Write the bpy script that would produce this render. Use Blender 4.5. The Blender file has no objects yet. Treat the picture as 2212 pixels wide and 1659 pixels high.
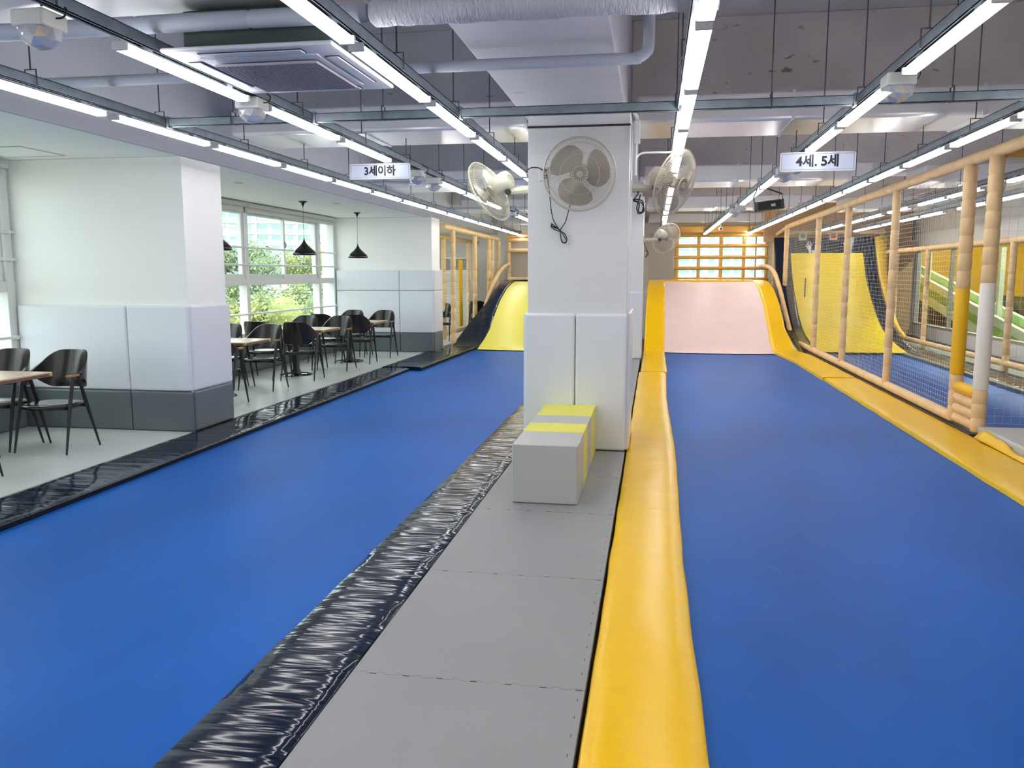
import bpy, math, random
from mathutils import Vector, Matrix, noise
R = math.radians
PI = math.pi
S = bpy.context.scene
COL = S.collection

# ------------------------------------------------------------ camera, world, exposure
cam_d = bpy.data.cameras.new('camera')
cam = bpy.data.objects.new('camera', cam_d)
COL.objects.link(cam)
cam.location = (0, 0, 1.5)
cam.rotation_euler = (R(90 - 7.55), 0, R(9.65))
cam_d.sensor_fit = 'HORIZONTAL'
cam_d.sensor_width = 36
cam_d.lens = 36 * 1790 / 2212
cam_d.clip_end = 900
S.camera = cam
S.view_settings.view_transform = 'Standard'
S.view_settings.look = 'None'
S.view_settings.gamma = 1
S.view_settings.use_curve_mapping = False
S.view_settings.exposure = 0.0
S.cycles.use_denoising = True
S.cycles.max_bounces = 8
S.cycles.diffuse_bounces = 5
S.cycles.glossy_bounces = 4
S.cycles.transmission_bounces = 6
S.cycles.transparent_max_bounces = 12
S.cycles.sample_clamp_indirect = 8
S.cycles.caustics_reflective = False
S.cycles.caustics_refractive = False
LED = 17.0
SKY = 4.8
w = bpy.data.worlds.new('sky')
S.world = w
w.use_nodes = True
bgn = w.node_tree.nodes['Background']
tcw = w.node_tree.nodes.new('ShaderNodeTexCoord')
spw = w.node_tree.nodes.new('ShaderNodeSeparateXYZ')
rmp = w.node_tree.nodes.new('ShaderNodeValToRGB')
rmp.color_ramp.elements[0].position = 0.45
rmp.color_ramp.elements[0].color = (0.42, 0.42, 0.42, 1)
rmp.color_ramp.elements[1].position = 0.53
rmp.color_ramp.elements[1].color = (0.93, 0.98, 1.0, 1)
mpw = w.node_tree.nodes.new('ShaderNodeMath'); mpw.operation = 'MULTIPLY_ADD'
mpw.inputs[1].default_value = 0.5; mpw.inputs[2].default_value = 0.5
w.node_tree.links.new(tcw.outputs['Generated'], spw.inputs[0])
w.node_tree.links.new(spw.outputs['Z'], mpw.inputs[0])
w.node_tree.links.new(mpw.outputs[0], rmp.inputs[0])
w.node_tree.links.new(rmp.outputs[0], bgn.inputs['Color'])
bgn.inputs['Strength'].default_value = SKY

# ------------------------------------------------------------ materials
MATS = {}
def mat(name, col, rough=0.5, metal=0.0, bump=0.0, bs=40.0, stretch=(1, 1, 1), var=0.0, vs=2.0, vstretch=(1, 1, 1), spec=None,
        emis=None, alpha=None, trans=None, dist=0.0, bd=0.01, coat=0.0, ior=None, spots=None, det=3):
    if name in MATS: return MATS[name]
    m = bpy.data.materials.new(name); m.use_nodes = True
    nt = m.node_tree; b = nt.nodes['Principled BSDF']; L = nt.links
    b.inputs['Base Color'].default_value = (*col, 1)
    b.inputs['Roughness'].default_value = rough
    b.inputs['Metallic'].default_value = metal
    if spec is not None: b.inputs['Specular IOR Level'].default_value = spec
    if coat: b.inputs['Coat Weight'].default_value = coat; b.inputs['Coat Roughness'].default_value = 0.08
    if ior: b.inputs['IOR'].default_value = ior
    if alpha is not None: b.inputs['Alpha'].default_value = alpha
    if trans is not None: b.inputs['Transmission Weight'].default_value = trans
    if emis is not None:
        b.inputs['Emission Color'].default_value = (*emis[0], 1); b.inputs['Emission Strength'].default_value = emis[1]
    tc = nt.nodes.new('ShaderNodeTexCoord')
    def nz(scale, st, detail=3, d=0.0):
        mp = nt.nodes.new('ShaderNodeMapping'); mp.inputs['Scale'].default_value = st
        L.new(tc.outputs['Object'], mp.inputs[0])
        n = nt.nodes.new('ShaderNodeTexNoise'); n.inputs['Scale'].default_value = scale
        n.inputs['Detail'].default_value = detail; n.inputs['Distortion'].default_value = d
        L.new(mp.outputs[0], n.inputs['Vector']); return n
    last = None
    if var:
        n = nz(vs, vstretch, 4)
        r = nt.nodes.new('ShaderNodeValToRGB')
        r.color_ramp.elements[0].position = 0.3; r.color_ramp.elements[1].position = 0.7
        r.color_ramp.elements[0].color = (*[c * (1 - var) for c in col], 1)
        r.color_ramp.elements[1].color = (*[min(1, c * (1 + var)) for c in col], 1)
        L.new(n.outputs['Fac'], r.inputs[0]); last = r.outputs[0]
    if spots:   # (colour, scale, threshold, stretch, amount)
        n = nz(spots[1], spots[3], 5, 0.6)
        r = nt.nodes.new('ShaderNodeValToRGB')
        r.color_ramp.elements[0].position = spots[2]; r.color_ramp.elements[1].position = spots[2] + 0.05
        r.color_ramp.elements[0].color = (0, 0, 0, 1); r.color_ramp.elements[1].color = (spots[4],) * 3 + (1,)
        L.new(n.outputs['Fac'], r.inputs[0])
        mx = nt.nodes.new('ShaderNodeMix'); mx.data_type = 'RGBA'
        L.new(r.outputs[0], mx.inputs[0])
        if last: L.new(last, mx.inputs[6])
        else: mx.inputs[6].default_value = (*col, 1)
        mx.inputs[7].default_value = (*spots[0], 1)
        last = mx.outputs[2]
    if last: L.new(last, b.inputs['Base Color'])
    if bump:
        n = nz(bs, stretch, det, dist)
        bp = nt.nodes.new('ShaderNodeBump'); bp.inputs['Strength'].default_value = bump; bp.inputs['Distance'].default_value = bd
        L.new(n.outputs['Fac'], bp.inputs['Height']); L.new(bp.outputs[0], b.inputs['Normal'])
    MATS[name] = m
    return m

WHITE = mat('white_paint', (0.70, 0.71, 0.72), 0.6, bump=0.08, bs=60)
SOFFITM = mat('soffit_paint', (0.90, 0.905, 0.87), 0.65)
WHITEC = mat('cafe_wall_paint', (0.88, 0.89, 0.86), 0.6, bump=0.05, bs=60)  # white paint made lighter to stand in for missing daylight
CONC = mat('painted_concrete', (0.66, 0.67, 0.70), 0.8, bump=0.35, bs=9, bd=0.02, var=0.10, vs=1.6,
           spots=((0.22, 0.21, 0.22), 5.0, 0.69, (1, 1, 2.4), 0.7))
CONCW = mat('concrete_warm', (0.76, 0.70, 0.69), 0.82, bump=0.4, bs=9, bd=0.02, var=0.10, vs=1.6,
            spots=((0.20, 0.17, 0.17), 4.6, 0.67, (1, 1, 2.4), 0.8))
CONCS = mat('soffit_concrete', (0.48, 0.475, 0.53), 0.75, bump=0.3, bs=5, bd=0.02, var=0.06, vs=1.5,
            spots=((0.25, 0.24, 0.27), 3.0, 0.68, (1, 3, 1), 0.6))
DUCTM = mat('duct_sheet', (0.66, 0.66, 0.69), 0.28, metal=0.35, bump=0.15, bs=2.2, bd=0.02)
GALV = mat('galvanised_steel', (0.24, 0.29, 0.33), 0.42, metal=0.6, var=0.15, vs=12)
RODM = mat('rod_steel', (0.08, 0.09, 0.10), 0.5, metal=0.6)
WRAP = mat('pipe_wrap', (0.55, 0.55, 0.62), 0.5, bump=0.9, bs=16, stretch=(4, 1, 1), bd=0.02, dist=0.8)
PIPEG = mat('pipe_insulation', (0.42, 0.46, 0.54), 0.55, bump=0.2, bs=20)
HOUS = mat('lamp_housing', (0.72, 0.71, 0.70), 0.45)
DIFF = mat('led_diffuser', (0.9, 0.9, 0.95), 0.4, emis=((1.0, 0.98, 0.97), LED))
BLUE = mat('blue_bed_fabric', (0.001, 0.094, 0.40), 0.45, spec=0.13, bump=0.15, bs=220, bd=0.002, var=0.16, vs=1.1, vstretch=(1, 0.5, 1),
           spots=((0.05, 0.16, 0.45), 3.5, 0.66, (2.4, 1, 1), 0.2))
NAVY = mat('blue_bed_edge', (0.004, 0.02, 0.10), 0.5)
BLACKV = mat('black_vinyl', (0.003, 0.010, 0.028), 0.10, bump=0.27, bs=2.7, stretch=(0.45, 4.2, 0.5), bd=0.03, dist=0.5, spec=0.36, det=2)
YELV = mat('yellow_vinyl', (0.88, 0.52, 0.001), 0.25, bump=0.16, bs=2.2, stretch=(0.6, 3.4, 0.5), bd=0.02, dist=0.6, spec=0.22, det=2)
YELV2 = mat('yellow_curtain', (0.85, 0.55, 0.03), 0.35, bump=0.6, bs=6, bd=0.03)
GREYMAT = mat('grey_foam_mat', (0.265, 0.265, 0.27), 0.5, bump=0.10, bs=160, bd=0.002, var=0.04, vs=1.5)
YRAMP = mat('pale_yellow_ramp', (0.80, 0.74, 0.10), 0.34, bump=0.12, bs=2, bd=0.02)
PRAMP = mat('pale_pink_ramp', (0.78, 0.59, 0.56), 0.45, spec=0.3, bump=0.15, bs=1.6, bd=0.02, var=0.03)
YRAMP3 = mat('bright_yellow_vinyl', (0.80, 0.60, 0.008), 0.32, bump=0.45, bs=1.5, stretch=(1, 2.0, 2.0), bd=0.05, dist=1.2, det=2, spec=0.4)
PADW = mat('white_pad', (0.72, 0.75, 0.80), 0.33, bump=0.04, bs=8)
PADG = mat('grey_pad', (0.13, 0.155, 0.17), 0.38, bump=0.08, bs=200, bd=0.002)
BENG = mat('bench_grey', (0.47, 0.475, 0.46), 0.36, bump=0.06, bs=150, bd=0.002)
BENY = mat('bench_yellow', (0.80, 0.74, 0.05), 0.3)
NSIDE = mat('pad_side_navy', (0.004, 0.006, 0.016), 0.7, spec=0.1)
YSIDE = mat('pad_side_yellow', (0.78, 0.50, 0.02), 0.5, spec=0.2)
SEAM = mat('seam_dark', (0.02, 0.02, 0.02), 0.7)
TAN = mat('tan_foam', (0.80, 0.56, 0.30), 0.62, bump=0.35, bs=90, bd=0.004, var=0.05, vs=6)
YSLV = mat('yellow_sleeve', (0.90, 0.50, 0.005), 0.5, bump=0.2, bs=90)
WSLV = mat('white_sleeve', (0.86, 0.81, 0.72), 0.55, bump=0.15, bs=90)
ORNG = mat('orange_pad', (0.85, 0.48, 0.12), 0.5, bump=0.3, bs=8)
NETM = mat('net_cord', (0.74, 0.70, 0.62), 0.7)
CAFEF = mat('cafe_vinyl_floor', (0.60, 0.64, 0.62), 0.28, var=0.07, vs=2.2, bump=0.04, bs=80)
DARKF = mat('dark_floor', (0.10, 0.095, 0.09), 0.5, var=0.3, vs=5)
FANB = mat('fan_beige', (0.50, 0.46, 0.38), 0.35)
FANL = mat('fan_cream', (0.72, 0.72, 0.55), 0.35)
BLADE = mat('fan_blade', (0.27, 0.225, 0.18), 0.3, alpha=0.85)
FANS = mat('fan_slot', (0.20, 0.17, 0.14), 0.5)
BLK = mat('black_gloss', (0.006, 0.006, 0.006), 0.12)
BLKM = mat('black_metal', (0.012, 0.014, 0.014), 0.38)
LEATH = mat('black_leather', (0.016, 0.013, 0.012), 0.22, bump=0.05, bs=60)
WOODT = mat('table_wood_top', (0.62, 0.47, 0.33), 0.25, var=0.12, vs=4, vstretch=(1, 8, 1))
WOODE = mat('table_wood_edge', (0.16, 0.08, 0.05), 0.35)
WOODA = mat('arm_wood', (0.34, 0.15, 0.06), 0.35)
BRASS = mat('brass', (0.7, 0.55, 0.25), 0.3, metal=0.9)
FRAMEW = mat('window_frame_white', (0.70, 0.72, 0.70), 0.4)
BLIND = mat('blind_fabric', (0.60, 0.62, 0.56), 0.6)
CHROME = mat('chrome', (0.7, 0.7, 0.72), 0.15, metal=1.0)
ACW = mat('ac_plastic', (0.62, 0.62, 0.68), 0.42)
ACG = mat('ac_grille', (0.42, 0.40, 0.46), 0.5)
ACB = mat('ac_body', (0.07, 0.10, 0.10), 0.5)
SIGNW = mat('sign_white', (0.58, 0.64, 0.80), 0.35)
SIGNF = mat('sign_frame', (0.72, 0.73, 0.78), 0.35)
INK = mat('sign_ink', (0.01, 0.01, 0.012), 0.5)
BALLW = mat('disco_housing', (0.76, 0.77, 0.72), 0.4)
GREEN = mat('slide_green', (0.22, 0.42, 0.06), 0.4)
SLW = mat('slide_white', (0.62, 0.68, 0.58), 0.4)
YROOM = mat('yellow_room_wall', (0.78, 0.50, 0.06), 0.6)
BEIGE = mat('beige_board', (0.48, 0.42, 0.35), 0.6)
REDM = mat('red_lens', (0.35, 0.02, 0.02), 0.3)
GRNM = mat('green_lens', (0.02, 0.16, 0.09), 0.3)
WHITEM = mat('white_print', (0.75, 0.76, 0.85), 0.5)
BWALL = mat('apartment_wall', (0.55, 0.57, 0.565), 0.8)
BGLASS = mat('apartment_glass', (0.24, 0.36, 0.355), 0.25)
BRAIL = mat('apartment_rail', (0.40, 0.55, 0.52), 0.6)
LEAF1 = mat('leaves_light', (0.36, 0.41, 0.15), 0.8, var=0.35, vs=1.4)
LEAF2 = mat('leaves_mid', (0.25, 0.33, 0.18), 0.8, var=0.35, vs=1.4)
BARK = mat('bark', (0.12, 0.09, 0.06), 0.9)
GRASS = mat('outdoor_ground', (0.30, 0.32, 0.27), 0.9, var=0.3, vs=0.2)

def glassm(name, tint, refl=0.12):
    m = bpy.data.materials.new(name); m.use_nodes = True; nt = m.node_tree; nt.nodes.clear()
    o = nt.nodes.new('ShaderNodeOutputMaterial'); mx = nt.nodes.new('ShaderNodeMixShader')
    t = nt.nodes.new('ShaderNodeBsdfTransparent'); g = nt.nodes.new('ShaderNodeBsdfGlossy')
    t.inputs[0].default_value = (*tint, 1); g.inputs['Roughness'].default_value = 0.02
    mx.inputs[0].default_value = refl
    nt.links.new(t.outputs[0], mx.inputs[1]); nt.links.new(g.outputs[0], mx.inputs[2]); nt.links.new(mx.outputs[0], o.inputs[0])
    return m
GLASS = glassm('window_glass', (0.93, 0.97, 0.95), 0.06)
DOME = glassm('faceted_plastic', (0.92, 0.92, 0.95), 0.40)
_nt = DOME.node_tree; _o = _nt.nodes['Material Output']; _d = _nt.nodes.new('ShaderNodeBsdfDiffuse'); _d.inputs[0].default_value = (0.85, 0.85, 0.92, 1)
_m2 = _nt.nodes.new('ShaderNodeMixShader'); _m2.inputs[0].default_value = 0.3; _src = _o.inputs[0].links[0].from_socket
_nt.links.new(_src, _m2.inputs[1]); _nt.links.new(_d.outputs[0], _m2.inputs[2]); _nt.links.new(_m2.outputs[0], _o.inputs[0])

# ------------------------------------------------------------ mesh builder
class MB:
    def __init__(s): s.v = []; s.f = []; s.m = []
    def add(s, vs, fs, mi=0):
        o = len(s.v); s.v += [tuple(v) for v in vs]; s.f += [tuple(i + o for i in f) for f in fs]; s.m += [mi] * len(fs); return s
    def box(s, x0, x1, y0, y1, z0, z1, mi=0, M=None):
        v = [Vector(p) for p in ((x0, y0, z0), (x1, y0, z0), (x1, y1, z0), (x0, y1, z0), (x0, y0, z1), (x1, y0, z1), (x1, y1, z1), (x0, y1, z1))]
        if M: v = [M @ p for p in v]
        return s.add(v, [(0, 3, 2, 1), (4, 5, 6, 7), (0, 1, 5, 4), (1, 2, 6, 5), (2, 3, 7, 6), (3, 0, 4, 7)], mi)
    def tube(s, path, r, seg=8, mi=0, closed=False, caps=True):
        P = [Vector(p) for p in path]; n = len(P)
        rr = r if isinstance(r, (list, tuple)) else [r] * n
        T = []
        for i in range(n):
            if closed: t = P[(i + 1) % n] - P[i - 1]
            else: t = P[min(i + 1, n - 1)] - P[max(i - 1, 0)]
            T.append(t.normalized() if t.length > 1e-9 else Vector((0, 0, 1)))
        ref = Vector((0, 0, 1)) if abs(T[0].z) < 0.9 else Vector((1, 0, 0))
        u = T[0].cross(ref).normalized(); vs = []
        for i in range(n):
            u = (u - T[i] * u.dot(T[i]))
            u = u.normalized() if u.length > 1e-6 else T[i].orthogonal().normalized()
            wv = T[i].cross(u)
            for k in range(seg):
                a = 2 * PI * k / seg
                vs.append(P[i] + (u * math.cos(a) + wv * math.sin(a)) * rr[i])
        fs = []
        for i in range(n if closed else n - 1):
            j = (i + 1) % n
            for k in range(seg):
                k2 = (k + 1) % seg
                fs.append((i * seg + k, i * seg + k2, j * seg + k2, j * seg + k))
        if caps and not closed:
            fs.append(tuple(reversed(range(seg)))); fs.append(tuple((n - 1) * seg + k for k in range(seg)))
        return s.add(vs, fs, mi)
    def lathe(s, prof, seg=24, mi=0, M=None, c=(0, 0, 0)):   # prof [(r,z)] about z
        vs = []; fs = []; n = len(prof); c = Vector(c)
        for r, z in prof:
            for k in range(seg):
                a = 2 * PI * k / seg
                p = Vector((max(r, 1e-4) * math.cos(a), max(r, 1e-4) * math.sin(a), z)); vs.append((M @ p if M else p) + c)
        for i in range(n - 1):
            for k in range(seg):
                k2 = (k + 1) % seg
                fs.append((i * seg + k, i * seg + k2, (i + 1) * seg + k2, (i + 1) * seg + k))
        return s.add(vs, fs, mi)
    def prism(s, poly, axis, a0, a1, mi=0):   # poly 2D in other axes
        n = len(poly); vs = []
        for a in (a0, a1):
            for p in poly:
                vs.append({'x': (a, p[0], p[1]), 'y': (p[0], a, p[1]), 'z': (p[0], p[1], a)}[axis])
        fs = [tuple(reversed(range(n))), tuple(range(n, 2 * n))] + [(i, (i + 1) % n, n + (i + 1) % n, n + i) for i in range(n)]
        return s.add(vs, fs, mi)
    def build(s, name, mats, parent=None, smooth=False, bevel=0, bseg=2, off=None):
        me = bpy.data.meshes.new(name)
        if off is None and parent is not None:
            off = Vector((0, 0, 0)); q = parent
            while q: off = off + q.location; q = q.parent
        vs = s.v if off is None else [tuple(Vector(v) - off) for v in s.v]
        me.from_pydata(vs, [], s.f)
        for m in (mats if isinstance(mats, (list, tuple)) else [mats]): me.materials.append(m)
        me.polygons.foreach_set('material_index', s.m)
        if smooth: me.polygons.foreach_set('use_smooth', [True] * len(s.f))
        me.validate(); me.update()
        import bmesh
        bm = bmesh.new(); bm.from_mesh(me); bmesh.ops.recalc_face_normals(bm, faces=bm.faces); bm.to_mesh(me); bm.free()
        if smooth: me.set_sharp_from_angle(angle=R(42))
        o = bpy.data.objects.new(name, me); COL.objects.link(o)
        if parent: o.parent = parent
        if bevel:
            md = o.modifiers.new('bevel', 'BEVEL'); md.width = bevel; md.segments = bseg; md.limit_method = 'ANGLE'
        return o

def thing(name, label, cat, loc=(0, 0, 0), rz=0, group=None):
    o = bpy.data.objects.new(name, None); COL.objects.link(o); o.location = loc; o.rotation_euler = (0, 0, rz)
    o.empty_display_size = 0.1
    o['label'] = label; o['category'] = cat
    if group: o['group'] = group
    return o
def tag(o, label, cat, group=None, kind=None):
    o['label'] = label; o['category'] = cat
    if group: o['group'] = group
    if kind: o['kind'] = kind
    return o
def struct(o, label=None):
    o['kind'] = 'structure'
    if label: o['label'] = label
    return o
def copy_tree(o, parent=None):
    kids = list(o.children)
    c = o.copy(); COL.objects.link(c)
    if parent: c.parent = parent
    for k in kids: copy_tree(k, c)
    return c
def lerp_path(P, step):
    out = [Vector(P[0])]
    for a, b in zip(P, P[1:]):
        a = Vector(a); b = Vector(b); n = max(1, int((b - a).length / step))
        for i in range(1, n + 1): out.append(a.lerp(b, i / n))
    return out
def smooth_path(P, n=6):   # catmull-rom
    P = [Vector(p) for p in P]; out = []
    for i in range(len(P) - 1):
        p0 = P[max(i - 1, 0)]; p1 = P[i]; p2 = P[i + 1]; p3 = P[min(i + 2, len(P) - 1)]
        for k in range(n):
            t = k / n
            out.append(0.5 * ((2 * p1) + (p2 - p0) * t + (2 * p0 - 5 * p1 + 4 * p2 - p3) * t * t + (3 * p1 - p0 - 3 * p2 + p3) * t ** 3))
    out.append(P[-1]); return out
def foam(mb, path, r, seglen=0.3, seg=12, mi=0):   # foam sleeve with a pinch at each joint
    P = [Vector(p) for p in path]; L = sum((b - a).length for a, b in zip(P, P[1:]))
    pts = []; rad = []
    n = max(1, round(L / seglen)); cuts = [L * i / n for i in range(n + 1)]
    ss = []
    for i, c in enumerate(cuts):
        if i > 0: ss += [(c - 0.012, 1.0), (c - 0.002, 0.9)]
        if i < n: ss += [(c + 0.002, 0.9), (c + 0.012, 1.0), ((c + cuts[i + 1]) / 2, 1.02)]
    def at(d):
        for a, b in zip(P, P[1:]):
            l = (b - a).length
            if d <= l + 1e-6: return a.lerp(b, max(0, min(1, d / l)))
            d -= l
        return P[-1]
    for d, k in ss: pts.append(at(d)); rad.append(r * k)
    mb.tube(pts, rad, seg, mi)
ORD = ['nearest', 'second nearest', 'third nearest', 'fourth nearest', 'fifth nearest', 'sixth nearest', 'seventh nearest', 'eighth nearest',
       'ninth nearest', 'tenth nearest', 'eleventh nearest', 'twelfth nearest', 'thirteenth nearest', 'fourteenth nearest', 'fifteenth nearest',
       'sixteenth nearest', 'seventeenth nearest', 'eighteenth nearest', 'nineteenth nearest', 'twentieth nearest']

# ------------------------------------------------------------ room shell
YB = 22.8; YF = -5.0; ZC = 3.97; XW = -6.12; XR = 6.3
struct(MB().box(-4.34, XR + 0.1, YF, YB + 0.2, -0.35, -0.25).build('floor', DARKF))
struct(MB().box(XW - 0.4, -4.34, YF, YB + 0.2, -0.35, 0.0).build('floor', CAFEF))
struct(MB().box(2.98, 3.3, 8.36, YB, -0.25, -0.005).box(4.75, XR, 8.36, YB, -0.25, -0.005).build('floor', DARKF))
struct(MB().box(-4.3, 12.3, YF, YB + 0.2, ZC, ZC + 0.2).build('ceiling', CONC))
struct(MB().box(XW - 0.4, -4.32, YF, YB + 0.2, 2.58, 2.62).build('ceiling', SOFFITM))
struct(MB().box(-4.319, -4.29, YF, YB, 2.578, ZC).build('wall_fascia', mat('fascia_grey', (0.44, 0.455, 0.49), 0.75, bump=0.15, bs=12, var=0.05, vs=1.2)))
# back wall with its window hole
b = MB()
b.box(XW - 0.4, 0.5, YB, YB + 0.2, -0.3, ZC); b.box(2.95, XR + 0.12, YB, YB + 0.2, -0.3, ZC)
b.box(0.5, 2.95, YB, YB + 0.2, -0.3, 1.3); b.box(0.5, 2.95, YB, YB + 0.2, 2.58, ZC)
struct(b.build('wall_back', WHITEC))
struct(MB().box(XW - 0.4, 12.3, YF - 0.2, YF, -0.8, ZC).build('wall_front', WHITE))
# right wall: low white plinth, storefront opening, white wall above
b = MB(); b.box(XR, XR + 0.12, YF, 9.0, -0.25, ZC); b.box(XR, XR + 0.12, 9.0, 21.8, -0.25, 0.28); b.box(XR, XR + 0.12, 9.0, 21.8, 2.1, ZC)
b.box(XR, XR + 0.12, 21.8, YB, -0.25, ZC)
struct(b.build('wall_right', WHITE))
struct(MB().box(XR, 12.3, YF, 29.1, -0.8, -0.7).build('floor', DARKF))
struct(MB().box(XR + 0.13, 12.2, 29.0, 29.1, -0.7, ZC).build('wall_playroom_end', YROOM))
struct(MB().box(XR + 0.0, XR + 0.12, YB + 0.2, 29.1, -0.7, ZC).build('wall_playroom_side', YROOM))
struct(MB().box(XR + 0.12, 12.3, YB + 0.2, 29.1, ZC, ZC + 0.2).build('ceiling', CONC))
struct(MB().box(12.2, 12.3, YF, 29.1, -0.7, ZC).build('wall_playroom', YROOM))

# columns on the window side
struct(MB().box(XW, -4.325, 7.22, 7.93, 0, 2.579).build('wall_column', WHITEC, bevel=0.004))
struct(MB().box(XW, -4.2, 15.55, 16.15, 0, 2.577).build('wall_column', WHITEC, bevel=0.004))
# left window wall: plinth, lintel, and end walls
b = MB(); b.box(XW - 0.3, XW, YF, YB, 0, 0.50); b.box(XW - 0.3, XW, YF, YB, 2.5, 2.6)
b.box(XW - 0.3, XW, 7.22, 7.93, 0.5, 2.5); b.box(XW - 0.3, XW, 15.55, 16.5, 0.5, 2.5); b.box(XW - 0.3, XW, 21.4, YB, 0.5, 2.5); b.box(XW - 0.3, XW, YF, -1.5, 0.5, 2.5)
struct(b.build('wall_left', WHITEC))
struct(MB().box(XW - 0.02, XW + 0.07, -1.5, 7.2, 0.50, 0.535).build('trim_1', FRAMEW, bevel=0.006), 'white window sill behind the nearest table')
struct(MB().box(XW - 0.02, XW + 0.07, 7.93, 15.5, 0.50, 0.535).build('trim_2', FRAMEW, bevel=0.006), 'white window sill behind the far tables')

def window_left(n, y0, y1, mull, label):
    x0, x1 = XW - 0.14, XW - 0.02
    fr = MB(); fr.box(x0, x1, y0, y1, 0.535, 0.60); fr.box(x0, x1, y0, y1, 1.33, 1.43); fr.box(x0, x1, y0, y1, 2.44, 2.5)
    for y in mull: fr.box(x0 - 0.006, x1 + 0.006, y - 0.05, y + 0.05, 0.54, 2.495)
    root = struct(fr.build('window_%d' % n, FRAMEW, bevel=0.005), label)
    MB().box(x0 + 0.055, x0 + 0.061, y0, y1, 0.6, 2.46).build('pane', GLASS, root)
    for i in range(len(mull) - 1):
        a, c = mull[i] + 0.05, mull[i + 1] - 0.05
        if c - a < 1.8: continue
        m = (a + c) / 2
        for (p, q, dx) in ((a, m + 0.04, 0.0), (m - 0.04, c, 0.035)):
            sb = MB(); X0, X1 = x0 + 0.03 + dx, x0 + 0.06 + dx
            sb.box(X0, X1, p, q, 1.43, 1.50); sb.box(X0, X1, p, q, 2.40, 2.45); sb.box(X0, X1, p, p + 0.06, 1.5, 2.4); sb.box(X0, X1, q - 0.06, q, 1.5, 2.4)
            sh = sb.build('sash', FRAMEW, root, bevel=0.004)
            if dx: 
                MB().tube([(X1 + 0.012, p + 0.02, 1.93), (X1 + 0.03, p + 0.02, 1.98), (X1 + 0.012, p + 0.02, 2.04)], 0.012, 6).build('sash_handle', CHROME, sh)
    for i, z in enumerate((0.89, 1.64, 1.90)):
        gb = MB().tube([(XW + 0.01, y0, z), (XW + 0.01, y1, z)], 0.014, 8)
        for y in mull: gb.box(XW - 0.04, XW + 0.02, y - 0.02, y + 0.02, z - 0.018, z + 0.018)
        gb.build('guard_rail', FRAMEW, root)
    return root
window_left(1, -1.5, 7.22, [-1.45, 0.6, 1.7, 4.3, 5.2, 7.15], 'tall white-framed window at the left edge of the photo')
window_left(2, 7.93, 15.55, [7.98, 9.0, 11.95, 14.75, 15.5], 'wide white-framed sliding window behind the far tables')
window_left(5, 16.5, 21.4, [16.55, 18.9, 21.35], 'white-framed window behind the netted cage in the far corner')  # window added to bring daylight into the dim far corner
for y0, y1, lb in ((-1.5, 7.1, 'beige roller blind box above the nearest window'), (8.0, 11.8, 'beige roller blind rolled up beside the near column, window behind'), (11.86, 15.4, 'beige roller blind rolled up above the two pendant-lit tables')):
    t = thing('roller_blind', lb, 'blind', (XW + 0.06, (y0 + y1) / 2, 2.5))
    MB().tube([(XW + 0.06, y0, 2.535), (XW + 0.06, y1, 2.535)], 0.035, 12).build('roll', BLIND, t, smooth=True)
    MB().box(XW + 0.015, XW + 0.035, y0 + .02, y1 - .02, 2.43, 2.53).build('hem_bar', BLIND, t)

# centre pillars and the beams they carry
struct(MB().box(-1.06, -0.22, 7.03, 7.9, 0, 2.85).build('wall_pillar', WHITE, bevel=0.004), 'square white centre pillar carrying the wall fans')
struct(MB().box(-1.065, -0.215, 7.02, 7.04, 2.70, 2.715).build('trim_3', SEAM), 'dark shadow line across the top of the centre pillar')
struct(MB().box(-1.06, -0.20, 14.95, 15.8, 0, 2.85).build('wall_pillar', WHITE, bevel=0.004), 'second white pillar behind the centre pillar')
struct(MB().box(-1.14, -0.26, YF, YB, 2.85, ZC).build('ceiling_beam', CONCS, bevel=0.012))
for k in range(-2, 3):
    y = 8.62 + 4.83 * k
    if y > YB: continue
    struct(MB().box(-4.3, -1.14, y, y + 0.5, 3.0, ZC).build('ceiling_beam', CONC, bevel=0.01))
    struct(MB().box(-0.26, XR, y, y + 0.5, 3.0, ZC).build('ceiling_beam', CONCW, bevel=0.01))

# ------------------------------------------------------------ trampoline lanes
def bed(name, x0, x1, y0, y1, z, label):
    n = int((y1 - y0) / 0.4); nx = 6; v = []; f = []
    for j in range(n + 1):
        for i in range(nx + 1):
            u = i / nx; yy = y0 + (y1 - y0) * j / n
            v.append((x0 + (x1 - x0) * u, yy, z - 0.012 * math.sin(PI * u)))
    for j in range(n):
        for i in range(nx):
            a = j * (nx + 1) + i; f.append((a, a + 1, a + nx + 2, a + nx + 1))
    t = thing('trampoline_bed', label, 'trampoline', ((x0 + x1) / 2, (y0 + y1) / 2, -0.25))
    MB().add(v, f).build('jumping_mat', BLUE, t, smooth=True)
    MB().box(x0, x0 + 0.03, y0, y1, -0.25, z - 0.004).box(x1 - 0.03, x1, y0, y1, -0.25, z - 0.004).box(x0, x1, y0, y0 + 0.03, -0.25, z - .004).box(x0, x1, y1 - 0.03, y1, -0.25, z - .004).build('frame', NAVY, t)
    return t
bed('a', -3.88, -1.46, -1.0, 16.85, -0.045, 'long blue trampoline lane left of the centre pillar, ending at the pale yellow ramp')
bed('b', 0.17, 2.50, -1.0, 16.85, -0.045, 'long blue trampoline lane right of the centre pillar, ending at the pale pink ramp')
bed('c', 3.32, 4.88, 8.7, 17.2, -0.045, 'blue trampoline lane behind the netted fence at the far right')

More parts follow.
